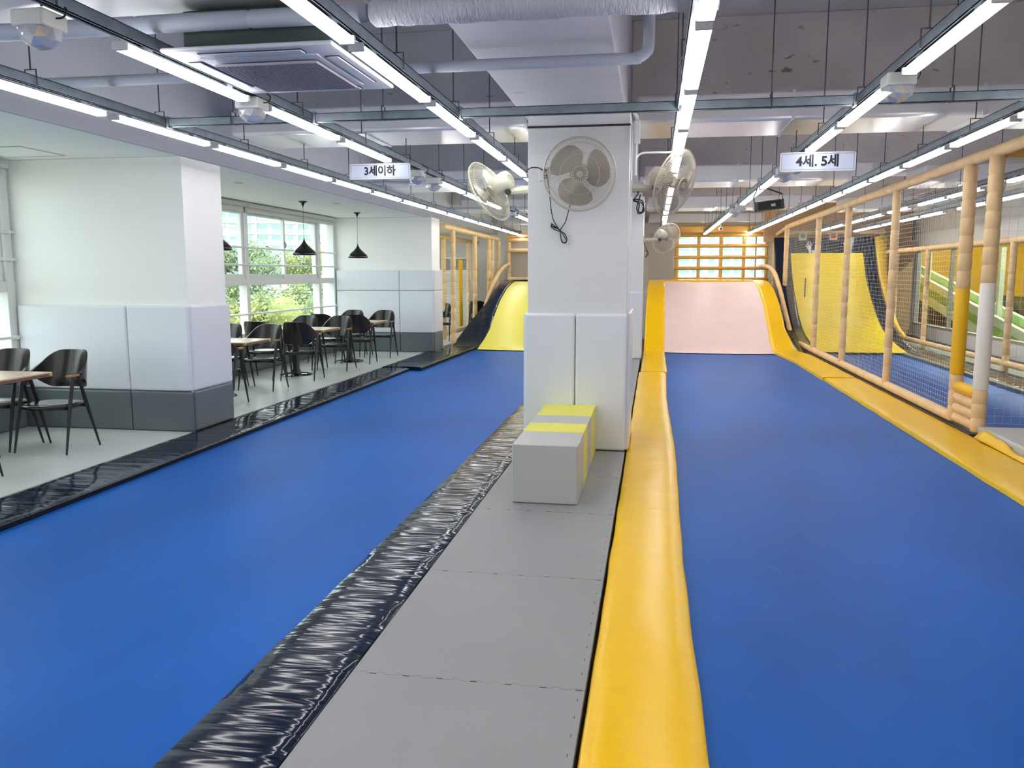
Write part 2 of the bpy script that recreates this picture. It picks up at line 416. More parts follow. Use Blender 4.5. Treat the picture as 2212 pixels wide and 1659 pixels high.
def interp(P, s):
    for (a, fa), (b_, fb) in zip(P, P[1:]):
        if s <= b_: return fa + (fb - fa) * (s - a) / (b_ - a) if b_ > a else fb
    return P[-1][1]
def strip(path, xl, xr, t, mb=None, crown=0.005, seed=0, wob=0.006, n=10, round_=0.014):
    """padded strip swept along path [(y,z)]; xl/xr functions of y"""
    P = [Vector((0, p[0], p[1])) for p in path]
    P = lerp_path(P, 0.12); mb = mb or MB(); vs = []; fs = []; rows = []
    for i, p in enumerate(P):
        T = (P[min(i + 1, len(P) - 1)] - P[max(i - 1, 0)]).normalized(); N = Vector((0, -T.z, T.y))
        a, b_ = xl(p.y), xr(p.y)
        wv = wob * noise.noise(Vector((seed, p.y * 2.2, 0))); w2 = wob * noise.noise(Vector((seed + 9, p.y * 2.2, 0)))
        row = [(a + wv, -t), (a + wv, -round_)]
        for k in range(n + 1):
            u = k / n; x = a + wv + round_ * 0.5 + (b_ + w2 - a - wv - round_) * u
            h = crown * (1 - (2 * u - 1) ** 4) - (round_ * 0.3 if k in (0, n) else 0)
            h += 0.004 * noise.noise(Vector((x * 4 + seed, p.y * 7, 3)))
            row.append((x, h))
        row += [(b_ + w2, -round_), (b_ + w2, -t)]
        rows.append(len(row))
        for x, h in row: q = p + N * h; vs.append((x, q.y, q.z))
    m = rows[0]
    sf = []
    for i in range(len(P) - 1):
        for k in range(m - 1): (sf if k in (0, m - 2) else fs).append((i * m + k, i * m + k + 1, (i + 1) * m + k + 1, (i + 1) * m + k))
        sf.append((i * m + m - 1, i * m, (i + 1) * m, (i + 1) * m + m - 1))
    fs.append(tuple(range(m))); fs.append(tuple((len(P) - 1) * m + k for k in range(m)))
    mb.add(vs, fs); o0 = len(mb.v) - len(vs)
    mb.f += [tuple(i + o0 for i in f) for f in sf]; mb.m += [1] * len(sf)
    return mb
RAMP = [(16.6, -0.03), (16.85, 0.0), (17.1, 0.09), (17.4, 0.26), (17.74, 0.47), (18.2, 0.72), (18.6, 0.92), (19.1, 1.09), (19.5, 1.20), (20.0, 1.29), (20.5, 1.34)]
RS = [(p.y, p.z) for p in smooth_path([(0, y, z) for y, z in RAMP], 3)]
K = lambda v: (lambda y: v)
def zt(z, P): return [(y, max(z, q)) for y, q in P]
J = 12.85
# left black pads
tag(strip([(-1, 0.0), (J, 0.0)], K(-4.34), K(-3.86), 0.2, seed=1).build('edge_pad', [BLACKV, NSIDE], smooth=True), 'long wrinkled black vinyl pad between the cafe floor and the left trampoline', 'pad')
tag(strip([(J + 0.01, 0.012)] + [(16.6, 0.012)] + [(y, z + 0.012) for y, z in RS if y > 16.8], lambda y: interp([(0, -4.34), (15.40, -4.33), (15.45, -4.13), (16.25, -4.13), (16.3, -4.26), (17.2, -4.10), (18.5, -3.72), (21, -3.66)], y), lambda y: interp([(0, -3.86), (16.6, -3.62), (17.5, -3.46), (21, -3.36)], y), 0.2, seed=2).build('edge_pad', [BLACKV, NSIDE], smooth=True),
    'black vinyl pad running up the left side of the pale yellow ramp', 'pad')
tag(strip([(-1, 0.0), (16.6, 0.0)] + [(y, z) for y, z in RS if y > 16.8], K(-1.495), K(-1.105), 0.2, seed=3).build('edge_pad', [BLACKV, NSIDE], smooth=True),
    'long wrinkled black vinyl pad beside the grey foam mats', 'pad')
# centre yellow pads
tag(strip([(-1, 0.0), (J + 0.02, 0.0)], K(-0.20), lambda y: 0.20 + 0.012 * math.sin(y * 1.1), 0.2, seed=4, crown=0.010).build('edge_pad', [YELV, YSIDE], smooth=True), 'long glossy yellow pad right of the grey foam mats', 'pad')
tag(strip([(J + 0.03, 0.01), (16.6, 0.01)] + [(y, z + 0.02) for y, z in RS if y > 16.8], lambda y: interp([(0, -0.19), (17, -0.17), (21, -0.12)], y), lambda y: interp([(0, 0.22), (17, 0.235), (21, 0.26)], y), 0.2, seed=5).build('edge_pad', [YELV, YSIDE], smooth=True),
    'yellow pad climbing the left side of the pale pink ramp behind the pillar', 'pad')
# right yellow pads
tag(strip([(-1, 0.0), (12.6, 0.0)], K(2.48), K(2.96), 0.2, seed=6).build('edge_pad', [YELV, YSIDE], smooth=True), 'long yellow pad between the right trampoline and the netted fence', 'pad')
tag(strip([(12.61, 0.01), (16.6, 0.01)] + [(y, z + 0.02) for y, z in RS if y > 16.8], lambda y: interp([(0, 2.48), (15, 2.46), (17.1, 2.32), (21, 2.29)], y), lambda y: interp([(0, 2.95), (16.2, 2.93), (17.6, 2.66), (21, 2.62)], y), 0.2, seed=7).build('edge_pad', [YELV, YSIDE], smooth=True),
    'yellow pad climbing the right side of the pale pink ramp beside the fence', 'pad')
for x0, x1, lb, m in ((4.85, 5.25, 'dark grey vinyl pad on the far side of the fenced lane', BLACKV), ):
    tag(strip([(8.4, 0.0), (17.2, 0.0)], K(x0), K(x1), 0.2, seed=8).build('edge_pad', [m, NSIDE], smooth=True), lb, 'pad')

def ramp(xa, xb, ms, mt, label, prof=RS, topy=0.5, el=0.30, er=0.18):
    t = thing('trampoline_ramp', label, 'ramp', ((xa + xb) / 2, 18, 0))
    vs = []; nx = 8
    pr = [(y, z) for y, z in prof]
    for y, z in pr:
        for i in range(nx + 1): vs.append((xa + (xb - xa) * i / nx, y, z - 0.012 * math.sin(PI * i / nx)))
    fs = []
    for j in range(len(pr) - 1):
        for i in range(nx): a = j * (nx + 1) + i; fs.append((a, a + 1, a + nx + 2, a + nx + 1))
    MB().add(vs, fs).build('ramp_surface', ms, t, smooth=True)
    poly = [(y, z - 0.03) for y, z in pr] + [(pr[-1][0], -0.24), (pr[0][0], -0.24)]
    MB().prism(poly, 'x', xa + 0.01, xb - 0.01).build('ramp_core', PADG, t)
    y, z = pr[-1]
    strip([(y - 0.12, z + 0.0), (y + topy, z + 0.015)], K(xa - el), K(xb + er), 0.1, seed=11, crown=0.02).build('top_pad', [mt, mt], t, smooth=True)
    return t
ramp(-3.56, -1.46, YRAMP, BLACKV, 'pale yellow trampoline ramp with black padded edges at the end of the left lane', el=0.11, er=0.35)
ramp(0.18, 2.44, PRAMP, YELV, 'pale pink trampoline ramp with yellow padded edges at the end of the right lane')

# third ramp, steep quarter pipe behind the fence
P3 = [(p.y, p.z) for p in smooth_path([(0, y, z) for y, z in ((16.95, -0.03), (17.8, 0.07), (18.7, 0.25), (19.3, 0.50), (19.85, 0.84), (20.3, 1.18), (20.63, 1.50), (20.95, 1.98))], 4)]
t = thing('quarter_pipe_ramp', 'tall bright yellow quarter-pipe ramp framed in black, seen through the net', 'ramp', (4, 19, 0))
def sheet(xa, xb, pr, dz=0, nx=6):
    vs = [(xa(y) + (xb(y) - xa(y)) * i / nx, y, z + dz) for y, z in pr for i in range(nx + 1)]
    fs = [(j * (nx + 1) + i, j * (nx + 1) + i + 1, (j + 1) * (nx + 1) + i + 1, (j + 1) * (nx + 1) + i) for j in range(len(pr) - 1) for i in range(nx)]
    return MB().add(vs, fs)
sheet(K(3.22), K(4.86), P3, 0.02).build('ramp_surface', YRAMP3, t, smooth=True)
strip([(y, z) for y, z in P3] + [(21.15, 2.38)], K(2.85), K(3.22), 0.06, seed=13).build('side_pad', [BLACKV, NSIDE], t, smooth=True)
strip([(y, z) for y, z in P3] + [(21.15, 2.38)], K(4.86), K(5.14), 0.06, seed=14).build('side_pad', [BLACKV, NSIDE], t, smooth=True)
top = MB().add([(3.2, 20.97, 1.97), (4.88, 20.97, 1.97), (4.88, 21.17, 2.38), (3.2, 21.17, 2.38), (3.2, 21.1, 1.95), (4.88, 21.1, 1.95), (4.88, 21.3, 2.38), (3.2, 21.3, 2.38)],
               [(0, 1, 2, 3), (4, 7, 6, 5), (0, 4, 5, 1), (3, 2, 6, 7), (0, 3, 7, 4), (1, 5, 6, 2)]).build('top_pad', BLACKV, t)
def hand(cx, z0, sc, flip):
    mb = MB()
    def P(u, v): z = z0 + v * sc; return (cx + flip * u * sc, 20.955 + (z - 1.97) * 0.49, z)
    mb.tube([P(0.02, 0), P(0.0, 0.55)], [0.10 * sc, 0.14 * sc], 8)
    for k, (u, l) in enumerate(((-0.13, 0.9), (-0.04, 1.0), (0.05, 0.98), (0.14, 0.85))): mb.tube([P(u * 0.8, 0.5), P(u * 1.5, l)], 0.035 * sc, 6)
    mb.tube([P(-0.1, 0.3), P(-0.3, 0.7)], 0.04 * sc, 6)
    return mb
hand(3.66, 2.0, 0.28, 1).build('hand_print', WHITEM, t, smooth=True)
hand(4.50, 2.0, 0.28, -1).build('hand_print', WHITEM, t, smooth=True)
poly = [(y, z - 0.04) for y, z in P3] + [(21.1, 1.9), (21.1, -0.24), (16.95, -0.24)]
MB().prism(poly, 'x', 2.9, 5.1).build('ramp_core', PADG, t)
MB().tube([(3.50, 20.45, 1.75 - .35), (3.42, 20.0, 0.98)], 0.012, 6).build('zip', SEAM, t)
MB().tube([(4.30, 20.25, 1.22), (4.36, 20.18, 1.10)], 0.014, 6).build('strap', SEAM, t)
# yellow curtain beside the quarter pipe
vs = []; fs = []; n = 20
PC = [p for p in P3 if p[1] > 0.12] + [(21.12, 2.34)]
for j, (y, z) in enumerate(PC):
    for i in range(3):
        vs.append((5.16 + (0.02 + 0.05 * z) * i, y + 0.05 + 0.03 * (i % 2), z + 0.03 + 0.01 * i))
m_ = len(PC)
fs = [(j * 3 + i, j * 3 + i + 1, (j + 1) * 3 + i + 1, (j + 1) * 3 + i) for j in range(m_ - 1) for i in range(2)]
o = MB().add(vs, fs).build('safety_curtain', YELV2, smooth=True)
md = o.modifiers.new('thick', 'SOLIDIFY'); md.thickness = 0.03
tag(o, 'yellow vinyl curtain strip along the right edge of the quarter-pipe ramp', 'curtain')

# grey foam mats
ys = [0.6 - 1.13, 0.6, 1.72, 2.84, 3.95, 5.09, 6.05, 7.0]
mlab = ['grey foam floor mat below the bottom edge of the photo', 'grey foam floor mat at the bottom edge of the photo', 'grey foam floor mat, lowest full one between black and yellow pads',
        'grey foam floor mat just in front of the one at the bottom of the photo', 'grey foam floor mat in front of the striped bench', 'grey foam floor mat under the grey front end of the striped bench', 'grey foam floor mat under the rear half of the striped bench, at the pillar foot']
for i in range(7):
    a, c = ys[i], ys[i + 1]
    if c < 0.7: continue
    pts = [(-1.10, a + 0.001)]; nt_ = 12
    for k in range(nt_):       # interlocking edge
        x = -1.10 + 0.89 * (k + 0.5) / nt_; pts += [(x - 0.012, a + 0.001), (x - 0.016, a + 0.012), (x + 0.016, a + 0.012), (x + 0.012, a + 0.001)]
    pts += [(-0.215, a + 0.001), (-0.215, c - 0.001)]
    for k in reversed(range(nt_)):
        x = -1.10 + 0.89 * (k + 0.5) / nt_; pts += [(x + 0.012, c - 0.001), (x + 0.016, c + 0.010), (x - 0.016, c + 0.010), (x - 0.012, c - 0.001)]
    pts += [(-1.10, c - 0.001)]
    o = MB().prism(pts, 'z', -0.03, 0.0).build('floor_mat', GREYMAT)
    tag(o, mlab[i], 'mat', 'grey foam mats between the two trampoline lanes')
    if i > 0:
        mk = MB()
        for k in range(9):
            y = a + 0.12 + k * 0.115; mk.box(-0.237, -0.2345, y, y + 0.018, -0.001, 0.0006)
        mk.build('edge_slots', SEAM, o, off=Vector((0, 0, 0)))
        mk = MB()
        for k in range(7): x = -1.03 + k * 0.13; mk.box(x, x + 0.025, a - 0.002, a + 0.003, -0.001, 0.0006)
        mk.build('seam_marks', SEAM, o, off=Vector((0, 0, 0)))
for i, (a, c) in enumerate(((7.92, 10.2), (10.2, 12.5), (12.5, 14.93))):
    tag(MB().box(-1.10, -0.215, a + .001, c - .001, -0.03, 0.0).build('floor_mat', GREYMAT), ['grey foam floor mat right behind the centre pillar', 'grey foam floor mat midway between the two pillars', 'grey foam floor mat in front of the second pillar'][i], 'mat', 'grey foam mats between the two trampoline lanes')
struct(MB().box(-1.10, -0.215, -1, 16.6, -0.25, -0.031).build('floor', DARKF))

# striped bench
t = thing('striped_bench', 'grey and yellow striped foam bench against the centre pillar', 'bench', (-0.67, 6.1, 0.001))
cuts = [5.26, 5.73, 6.12, 6.42, 6.96]
cuts = [5.26, 5.73, 6.07, 6.42, 6.98]
for i, (m, nm) in enumerate(((BENG, 'front_block'), (BENY, 'stripe'), (BENG, 'stripe'), (BENY, 'stripe'))):
    MB().box(-0.895, -0.462, cuts[i] + (0.0015 if i else 0), cuts[i + 1] - 0.0015, 0.001, 0.397).build(nm, m, t, bevel=0.012 if i == 0 else 0.005, bseg=3)
MB().tube([(-0.47, 5.275, 0.01), (-0.47, 5.275, 0.39)], 0.003, 6).tube([(-0.885, 5.262, 0.39), (-0.47, 5.262, 0.39)], 0.003, 6).build('piping', BENG, t)

# ------------------------------------------------------------ wall pads
def pad(b6, m, label, cat='wall pad', bev=0.022, grp=None):
    o = MB().box(*b6).build('wall_pad', m, bevel=bev, bseg=3)
    return tag(o, label, cat, grp)
# centre pillar
pad((-1.082, -0.650, 6.985, 7.03, 0.004, 1.17), PADW, 'left of the two tall white pads on the front of the centre pillar')
pad((-0.645, -0.212, 6.985, 7.03, 0.004, 1.17), PADW, 'right of the two tall white pads on the front of the centre pillar')
pad((-0.219, -0.185, 7.035, 7.90, 0.004, 1.18), PADW, 'tall white pad on the right side of the centre pillar', bev=0.012)
pad((-1.095, -1.062, 7.035, 7.90, 0.004, 1.17), PADW, 'tall white pad on the left side of the centre pillar', bev=0.012)
pad((-1.06, -0.20, 14.90, 14.95, 0.004, 1.18), PADW, 'white pad on the front of the second pillar', bev=0.015)
# near column
for x0, x1, nm in ((XW, -4.955, 'left'), (-4.95, -4.31, 'right')):
    pad((x0, x1, 7.18, 7.22, 0.392, 1.205), PADW, 'white wall pad, %s one on the front of the near column' % nm)
    pad((x0, x1, 7.18, 7.22, 0.003, 0.388), PADG, 'dark grey base pad, %s one on the front of the near column' % nm)
pad((-4.34, -4.30, 7.222, 7.96, 0.392, 1.205), PADW, 'white wall pad on the right side of the near column')
pad((-4.34, -4.30, 7.222, 7.96, 0.003, 0.388), PADG, 'dark grey base pad on the right side of the near column')
# far column
for x0, x1, nm in ((XW, -4.845, 'left'), (-4.84, -4.17, 'right')):
    pad((x0, x1, 15.50, 15.55, 1.185, 1.58), PADW, 'short upper white pad, %s one on the far column' % nm)
    pad((x0, x1, 15.50, 15.55, 0.375, 1.18), PADW, 'tall white pad, %s one on the far column behind the tables' % nm)
    pad((x0, x1, 15.50, 15.55, 0.003, 0.37), PADG, 'dark grey base pad, %s one on the far column' % nm)
pad((-4.20, -4.15, 15.552, 16.17, 1.185, 1.58), PADW, 'short upper white pad on the side of the far column')
pad((-4.20, -4.15, 15.552, 16.17, 0.375, 1.18), PADW, 'tall white pad on the side of the far column')
pad((-4.20, -4.15, 15.552, 16.17, 0.003, 0.37), PADG, 'grey base pad on the side of the far column')
for i, (a, c) in enumerate(((0.5, 2.8), (2.8, 5.0), (5.0, 7.17), (7.97, 10.4), (10.4, 12.9), (12.9, 15.49))):
    pad((XW + 0.002, XW + 0.045, a + 0.003, c - 0.003, 0.003, 0.48), PADG, ['dark grey base pad under the nearest window, out of view at left', 'dark grey base pad under the nearest window, left of the nearest table', 'dark grey base pad under the window sill beside the near column',
        'dark grey base pad under the long window, next to the near column', 'dark grey base pad under the long window, behind the middle table', 'dark grey base pad under the long window, next to the far column'][i])

# ------------------------------------------------------------ ceiling services
def duct(xa, xb, y0, y1, z0, z1, label):
    t = thing('air_duct', label, 'duct', ((xa + xb) / 2, (y0 + y1) / 2, z0))
    MB().box(xa, xb, y0, y1, z0, z1).build('duct_body', DUCTM, t, bevel=0.03, bseg=3)
    x = xa + 1.3
    while x < xb - 0.3:
        MB().box(x, x + 0.025, y0 - 0.008, y1 + 0.008, z0 - 0.008, z1 + 0.008).build('joint_flange', DUCTM, t); x += 1.5
    return t
dl = ['just behind the front of the centre pillar', 'second from the camera', 'third from the camera', 'fourth from the camera, near the back wall']
for k in range(4):
    y = 7.98 + 4.83 * k; y = 8.0 + 4.8 * k
    y0 = y - 0.42; y1 = y + 0.40
    if k == 0: y0, y1 = 7.94, 8.6
    y0, y1 = (7.56 + 4.8 * k, 8.40 + 4.8 * k)
    if y1 > YB - 0.1: y1 = YB - 0.05
    duct(-4.0, -1.15, y0, y1, 2.80, 3.04, 'flat silver air duct across the left lane, ' + dl[k])
    xe = [3.85, 3.85, 3.6, 3.6][k]; xe = 2.80
    duct(-0.18, 3.85 if k == 0 else (2.95 if k == 1 else 3.0), y0, y1, 2.80, 3.04, 'flat silver air duct across the right lane, ' + dl[k])
    if k > 0: duct(3.6, XR - 0.2, y0, y1, 2.74, 2.985, 'flat silver air duct beyond the netted fence, ' + dl[k])
duct(-4.2, -1.6, 3.5, 4.2, 2.79, 2.98, 'flat silver air duct at the top left, above the air conditioner')
# pipes
t = thing('wrapped_pipe', 'fat pipe wrapped in crinkled plastic crossing the top of the photo', 'pipe', (-0.3, 3.85, 2.66))
P = [(-1.32, 3.87, 2.70)]; rr = [0.045]
x = -1.3
rnd = random.Random(3)
while x < 0.28: P.append((x, 3.87 + rnd.uniform(-.003, .003), 2.70)); rr.append(0.062 + rnd.uniform(-0.004, 0.005)); x += 0.05
MB().tube(P, rr, 16).build('wrapping', WRAP, t, smooth=True)
t = thing('insulated_pipe', 'smooth grey insulated pipe above the ceiling air conditioner', 'pipe', (-2.9, 3.87, 2.69))
foam_mb = MB(); foam(foam_mb, [(-4.28, 3.86, 2.70), (-1.33, 3.86, 2.70)], 0.042, 0.6, 14); foam_mb.build('insulation', PIPEG, t, smooth=True)
P = [(x_, 5.1, 2.75) for x_ in (-4.28, -3, -2, -1, -0.2)] + [(-0.12, 5.1, 2.757), (-0.075, 5.1, 2.785), (-0.06, 5.1, 2.84), (-0.06, 5.1, 3.2), (-0.06, 5.1, ZC)]
tag(MB().tube(smooth_path(P, 4), 0.034, 14).build('bent_pipe', PIPEG, smooth=True), 'thin grey pipe that bends upward right of the ceiling beam', 'pipe')
for k, y in enumerate((11.6, 16.4)):
    tag(MB().tube([(-4.2, y, 2.78), (-1.2, y, 2.78)], 0.035, 12).build('cross_pipe', PIPEG, smooth=True), 'thin grey pipe crossing high over the left lane, %s' % ('behind the left age sign' if k == 0 else 'far beyond the age sign'), 'pipe')
tag(MB().box(0.5, 3.9, 3.36, 3.76, 3.02, 3.12).build('ribbed_duct', WRAP, bevel=0.02), 'ribbed grey duct at the top right edge of the photo', 'duct')

# strut channels, rods, battens
ZB = 2.50
rows = [(-3.50, 'above the cafe edge'), (-2.39, 'above the left trampoline'), (-1.35, 'just left of the centre pillar'), (0.18, 'just right of the centre pillar'),
        (1.25, 'above the right trampoline'), (2.33, 'along the netted fence'), (3.85, 'beyond the fence, nearer row'), (4.70, 'beyond the fence, farther row')]
def strut(path_x, path_y, z, label, rods=True, xoff=0.0):
    """C-channel open downward-side, along y if path_x is scalar"""
    along_y = not isinstance(path_x, tuple)
    if along_y: x = path_x; a, c = path_y; loc = (x, (a + c) / 2, z)
    else: a, c = path_x; y = path_y; loc = ((a + c) / 2, y, z)
    t = thing('strut_channel', label, 'channel', loc)
    h, wd = 0.058, 0.023
    mb = MB()
    def bx(u0, u1, z0, z1):
        if along_y: mb.box(x + u0, x + u1, a, c, z0, z1)
        else: mb.box(a, c, y + u0, y + u1, z0, z1)
    bx(-wd, -wd + 0.004, z, z + h); bx(wd - 0.004, wd, z, z + h); bx(-wd, wd, z + h - 0.004, z + h); bx(-wd, -wd + 0.012, z, z + 0.004); bx(wd - 0.012, wd, z, z + 0.004); bx(-wd + .004, wd - .004, z + .02, z + .024)
    mb.build('rail', GALV, t)
    s = a + 0.5
    while s < c:
        p = (x, s) if along_y else (s, y)
        inbeam = -1.16 < p[0] < -0.24
        zt_ = 2.86 if inbeam else ZC
        ok = not (-0.2 > p[0] > -1.1 and (7 < p[1] < 7.95 or 14.9 < p[1] < 15.85)) and not (along_y and path_x == -2.39 and 3.6 < s < 4.8)
        for k in range(12):
            yb = 7.56 + 4.8 * k
            if yb - .03 < p[1] < yb + 0.87 and p[0] > -4.0: zt_ = min(zt_, 2.81)
        if 3.45 < p[1] < 4.25: ok = False
        if rods and ok:
            MB().tube([(p[0], p[1], z + h + 0.03), (p[0], p[1], zt_)], 0.0045, 6).build('threaded_rod', RODM, t)
            e = 0.035
            q = MB()
            if along_y: pts = [(p[0] - e, p[1], z), (p[0] - e, p[1], z + h + 0.032), (p[0] + e, p[1], z + h + 0.032), (p[0] + e, p[1], z)]
            else: pts = [(p[0], p[1] - e, z), (p[0], p[1] - e, z + h + 0.032), (p[0], p[1] + e, z + h + 0.032), (p[0], p[1] + e, z)]
            q.tube(pts, 0.005, 5).build('hanger_bracket', RODM, t)
        s += 1.25
    return t
def batten_proto():
    t = thing('batten_light', 'x', 'light', (0, 0, ZB))
    L = 1.17
    MB().box(-0.020, 0.020, -L / 2, L / 2, ZB + 0.032, ZB + 0.037).build('housing', HOUS, t, bevel=0.004)
    poly = [(-0.022, ZB + 0.034), (-0.036, ZB + 0.012), (-0.028, ZB), (0.028, ZB), (0.036, ZB + 0.012), (0.022, ZB + 0.034)]
    MB().prism(poly, 'y', -L / 2 + 0.022, L / 2 - 0.022).build('diffuser', DIFF, t)
    for s_ in (-1, 1):
        a, c = sorted((s_ * L / 2, s_ * (L / 2 - 0.022)))
        MB().box(-0.036, 0.036, a, c, ZB - 0.002, ZB + 0.036).build('end_cap', HOUS, t, bevel=0.004)
    for y in (-0.38, 0.38): MB().box(-0.02, 0.02, y - 0.03, y + 0.03, ZB + 0.036, ZB + 0.056).build('mounting_clip', GALV, t)
    return t
proto = None
def batten(x, yc, label, group):
    global proto
    if proto is None: proto = batten_proto(); o = proto
    else: o = copy_tree(proto)
    o.location = (x, yc, ZB); o['label'] = label; o['group'] = group
    return o
starts = {
    0: [5.065 + 1.262 * k for k in range(-7, 14)],
    1: [-3.9, -2.65, -1.4, -0.15, 1.1, 3.53, 4.97, 6.22, 9.21, 10.47, 11.73, 14.5, 15.76, 17.02, 18.28, 19.54],
    2: [3.73 + 1.262 * k for k in range(-6, 14)],
    3: [3.65 + 1.262 * k for k in range(-6, 11)],
    4: [-3.9, -2.65, -1.4, -0.15, 1.1, 3.48, 5.0, 6.24, 9.21, 10.47, 11.6, 14.5, 15.76, 17.02, 18.28, 19.54, 20.8],
    5: [6.12 + 1.262 * k for k in range(-8, 13)],
    6: [9.0, 10.9, 12.16, 13.8, 15.3, 16.56, 18.3, 19.56],
    7: [10.45, 11.72, 13.1, 14.9, 16.2, 17.5, 18.76, 20.0]}
vis0 = {0: 4.0, 1: 3.4, 2: 2.2, 3: 2.2, 4: 3.4, 5: 5.8, 6: 8.9, 7: 10}
for i, (x, where) in enumerate(rows):
    cn = 0; bn = 0
    for y0 in starts[i]:
        if y0 + 1.17 > YB - 0.1: continue
        vis = y0 + 0.6 > vis0[i]
        if vis:
            lb = '%s white LED batten in view, row %s' % (ORD[cn] if cn < len(ORD) else 'farthest', where); cn += 1
        else: lb = '%s white LED batten behind the camera, row %s' % (ORD[bn], where); bn += 1
        batten(x, y0 + 0.585, lb, 'LED battens of the row ' + where)
    off = -0.035 if i == 3 else 0
    y_end = 21.9 if i < 6 else 21.4
    ya = YF + 0.1 if i < 6 else 8.7
    if i == 1:
        strut(x, (ya, 3.7), ZB + 0.056, 'steel strut channel over the left lane, near piece at the air conditioner')
        strut(x - 0.0, (3.7, y_end), ZB + 0.056, 'long steel strut channel over the left trampoline')
    else: strut(x + off, (ya, y_end), ZB + 0.056, 'long steel strut channel of the row ' + where)
# one cross channel in short pieces between the rows
xs = [r_[0] for r_ in rows[:6]]
nm = ['between the cafe-edge row and the left-lane row', 'between the left-lane row and the pillar row', 'passing in front of the centre pillar', 'between the pillar and the right-lane row', 'between the right-lane row and the fence row']
for k in range(5):
    t = strut((xs[k] + 0.03, xs[k + 1] - 0.03), 5.66, ZB + 0.05, 'short steel cross channel ' + nm[k], rods=(k not in (2,)))
    for xx in (xs[k] + 0.03, xs[k + 1] - 0.045): MB().box(xx, xx + 0.015, 5.63, 5.69, ZB + 0.04, ZB + 0.12).build('end_bracket', GALV, t)
    hb = MB(); xx = xs[k] + 0.15
    while xx < xs[k + 1] - 0.1: hb.lathe([(0.010, 0.0), (0.0, 0.0005)], 8, c=(xx, 5.66, ZB + 0.0495)); xx += 0.16

# ceiling cassette air conditioner
t = thing('ceiling_air_conditioner', 'square four-way ceiling cassette air conditioner with a checked grille', 'air conditioner', (-1.93, 4.22, 2.55))
ax0, ax1, ay0, ay1, az = -2.36, -1.49, 3.80, 4.74, 2.552
MB().box(ax0, ax1, ay0, ay1, az, az + 0.022).build('panel', ACW, t, bevel=0.010, bseg=3)
MB().box(ax0 + 0.13, ax1 - 0.13, ay0 + 0.14, ay1 - 0.14, az - 0.006, az + 0.004).build('inner_panel', ACW, t, bevel=0.008, bseg=2)
MB().box(ax0 + .05, ax1 - .05, ay0 + 0.13, ay1 - 0.06, az + 0.022, az + 0.225).build('unit_body', ACB, t, bevel=0.01)
gx0, gx1, gy0, gy1 = ax0 + 0.17, ax1 - 0.17, ay0 + 0.22, ay1 - 0.15
g = MB(); g.box(gx0, gx1, gy0, gy1, az - 0.013, az - 0.011)
g.build('grille_back', ACB, t)
g = MB(); n = 22
for k in range(n + 1):
    xx = gx0 + (gx1 - gx0) * k / n; g.box(xx - 0.004, xx + 0.004, gy0, gy1, az - 0.024, az - 0.012)
    yy = gy0 + (gy1 - gy0) * k / n; g.box(gx0, gx1, yy - 0.004, yy + 0.004, az - 0.024, az - 0.012)
g.build('grille', ACG, t)
for (a, b_, c, d) in ((ax0 + 0.17, ax1 - 0.17, ay0 + 0.045, ay0 + 0.115), (ax0 + 0.17, ax1 - 0.17, ay1 - 0.115, ay1 - 0.045), (ax0 + 0.04, ax0 + 0.11, ay0 + 0.19, ay1 - 0.19), (ax1 - 0.11, ax1 - 0.04, ay0 + 0.19, ay1 - 0.19)):
    v = MB(); v.box(a, b_, c, d, az - 0.003, az + 0.002); vo = v.build('vent_slot', SEAM, t, bevel=0.0)
    MB().box(a + 0.006, b_ - 0.006, c + 0.006, d - 0.006, az - 0.008, az - 0.002).build('louver', ACW, vo, bevel=0.003)
for xx in (ax0 + .02, ax1 - .06):
    MB().box(xx, xx + .04, ay0 + .30, ay0 + .34, az + .03, az + .16).build('hanger', GALV, t)
    MB().tube([(xx + .02, ay0 + .32, az + .12), (xx + .02, ay0 + .32, 2.93)], 0.006, 6).build('rod', RODM, t)
tag(MB().tube(smooth_path([(-1.60, 4.0, 2.68), (-1.55, 3.98, 2.73), (-1.52, 3.97, 2.79), (-1.36, 3.97, 2.80), (-1.25, 4.0, 2.95)], 4), 0.026, 10).build('flexible_hose', mat('hose_grey', (0.6, 0.6, 0.64), 0.5, bump=1.0, bs=60, stretch=(6, 1, 1), bd=0.02), smooth=True), 'ribbed flexible hose entering the ceiling air conditioner', 'hose')

# disco lights
def disco_proto():
    t = thing('disco_light', 'x', 'light', (0, 0, 2.47))
    MB().box(-0.075, 0.075, -0.075, 0.075, 2.478, 2.545).build('housing', BALLW, t, bevel=0.012, bseg=3)
    import bmesh
    bm = bmesh.new(); bmesh.ops.create_icosphere(bm, subdivisions=2, radius=0.084)
    bm.verts.ensure_lookup_table()
    bmesh.ops.delete(bm, geom=[v for v in bm.verts if v.co.z > 0.012], context='VERTS')
    me = bpy.data.meshes.new('dome'); bm.to_mesh(me); bm.free(); me.materials.append(DOME)
    for v in me.vertices: v.co.z *= 0.92
    o = bpy.data.objects.new('dome', me); COL.objects.link(o); o.parent = t; o.location = (0, 0, 0.006)
    # inner lamp disc with coloured LEDs seen through the dome
    MB().lathe([(0.055, 2.466), (0.05, 2.474), (0, 2.476)], 16).lathe([(0.055, 2.466), (0.0, 2.462)], 16).build('lamp_plate', mat('lamp_plate', (0.25, 0.23, 0.25), 0.3, metal=0.5), t, off=Vector((0, 0, 2.47)))
    MB().tube(smooth_path([(0.07, 0.0, 2.52), (0.10, 0.01, 2.525), (0.11, 0.02, 2.56), (0.05, 0.02, 2.60)], 4), 0.004, 5).build('cord', BLKM, t)
    return t
dp = disco_proto(); first = True
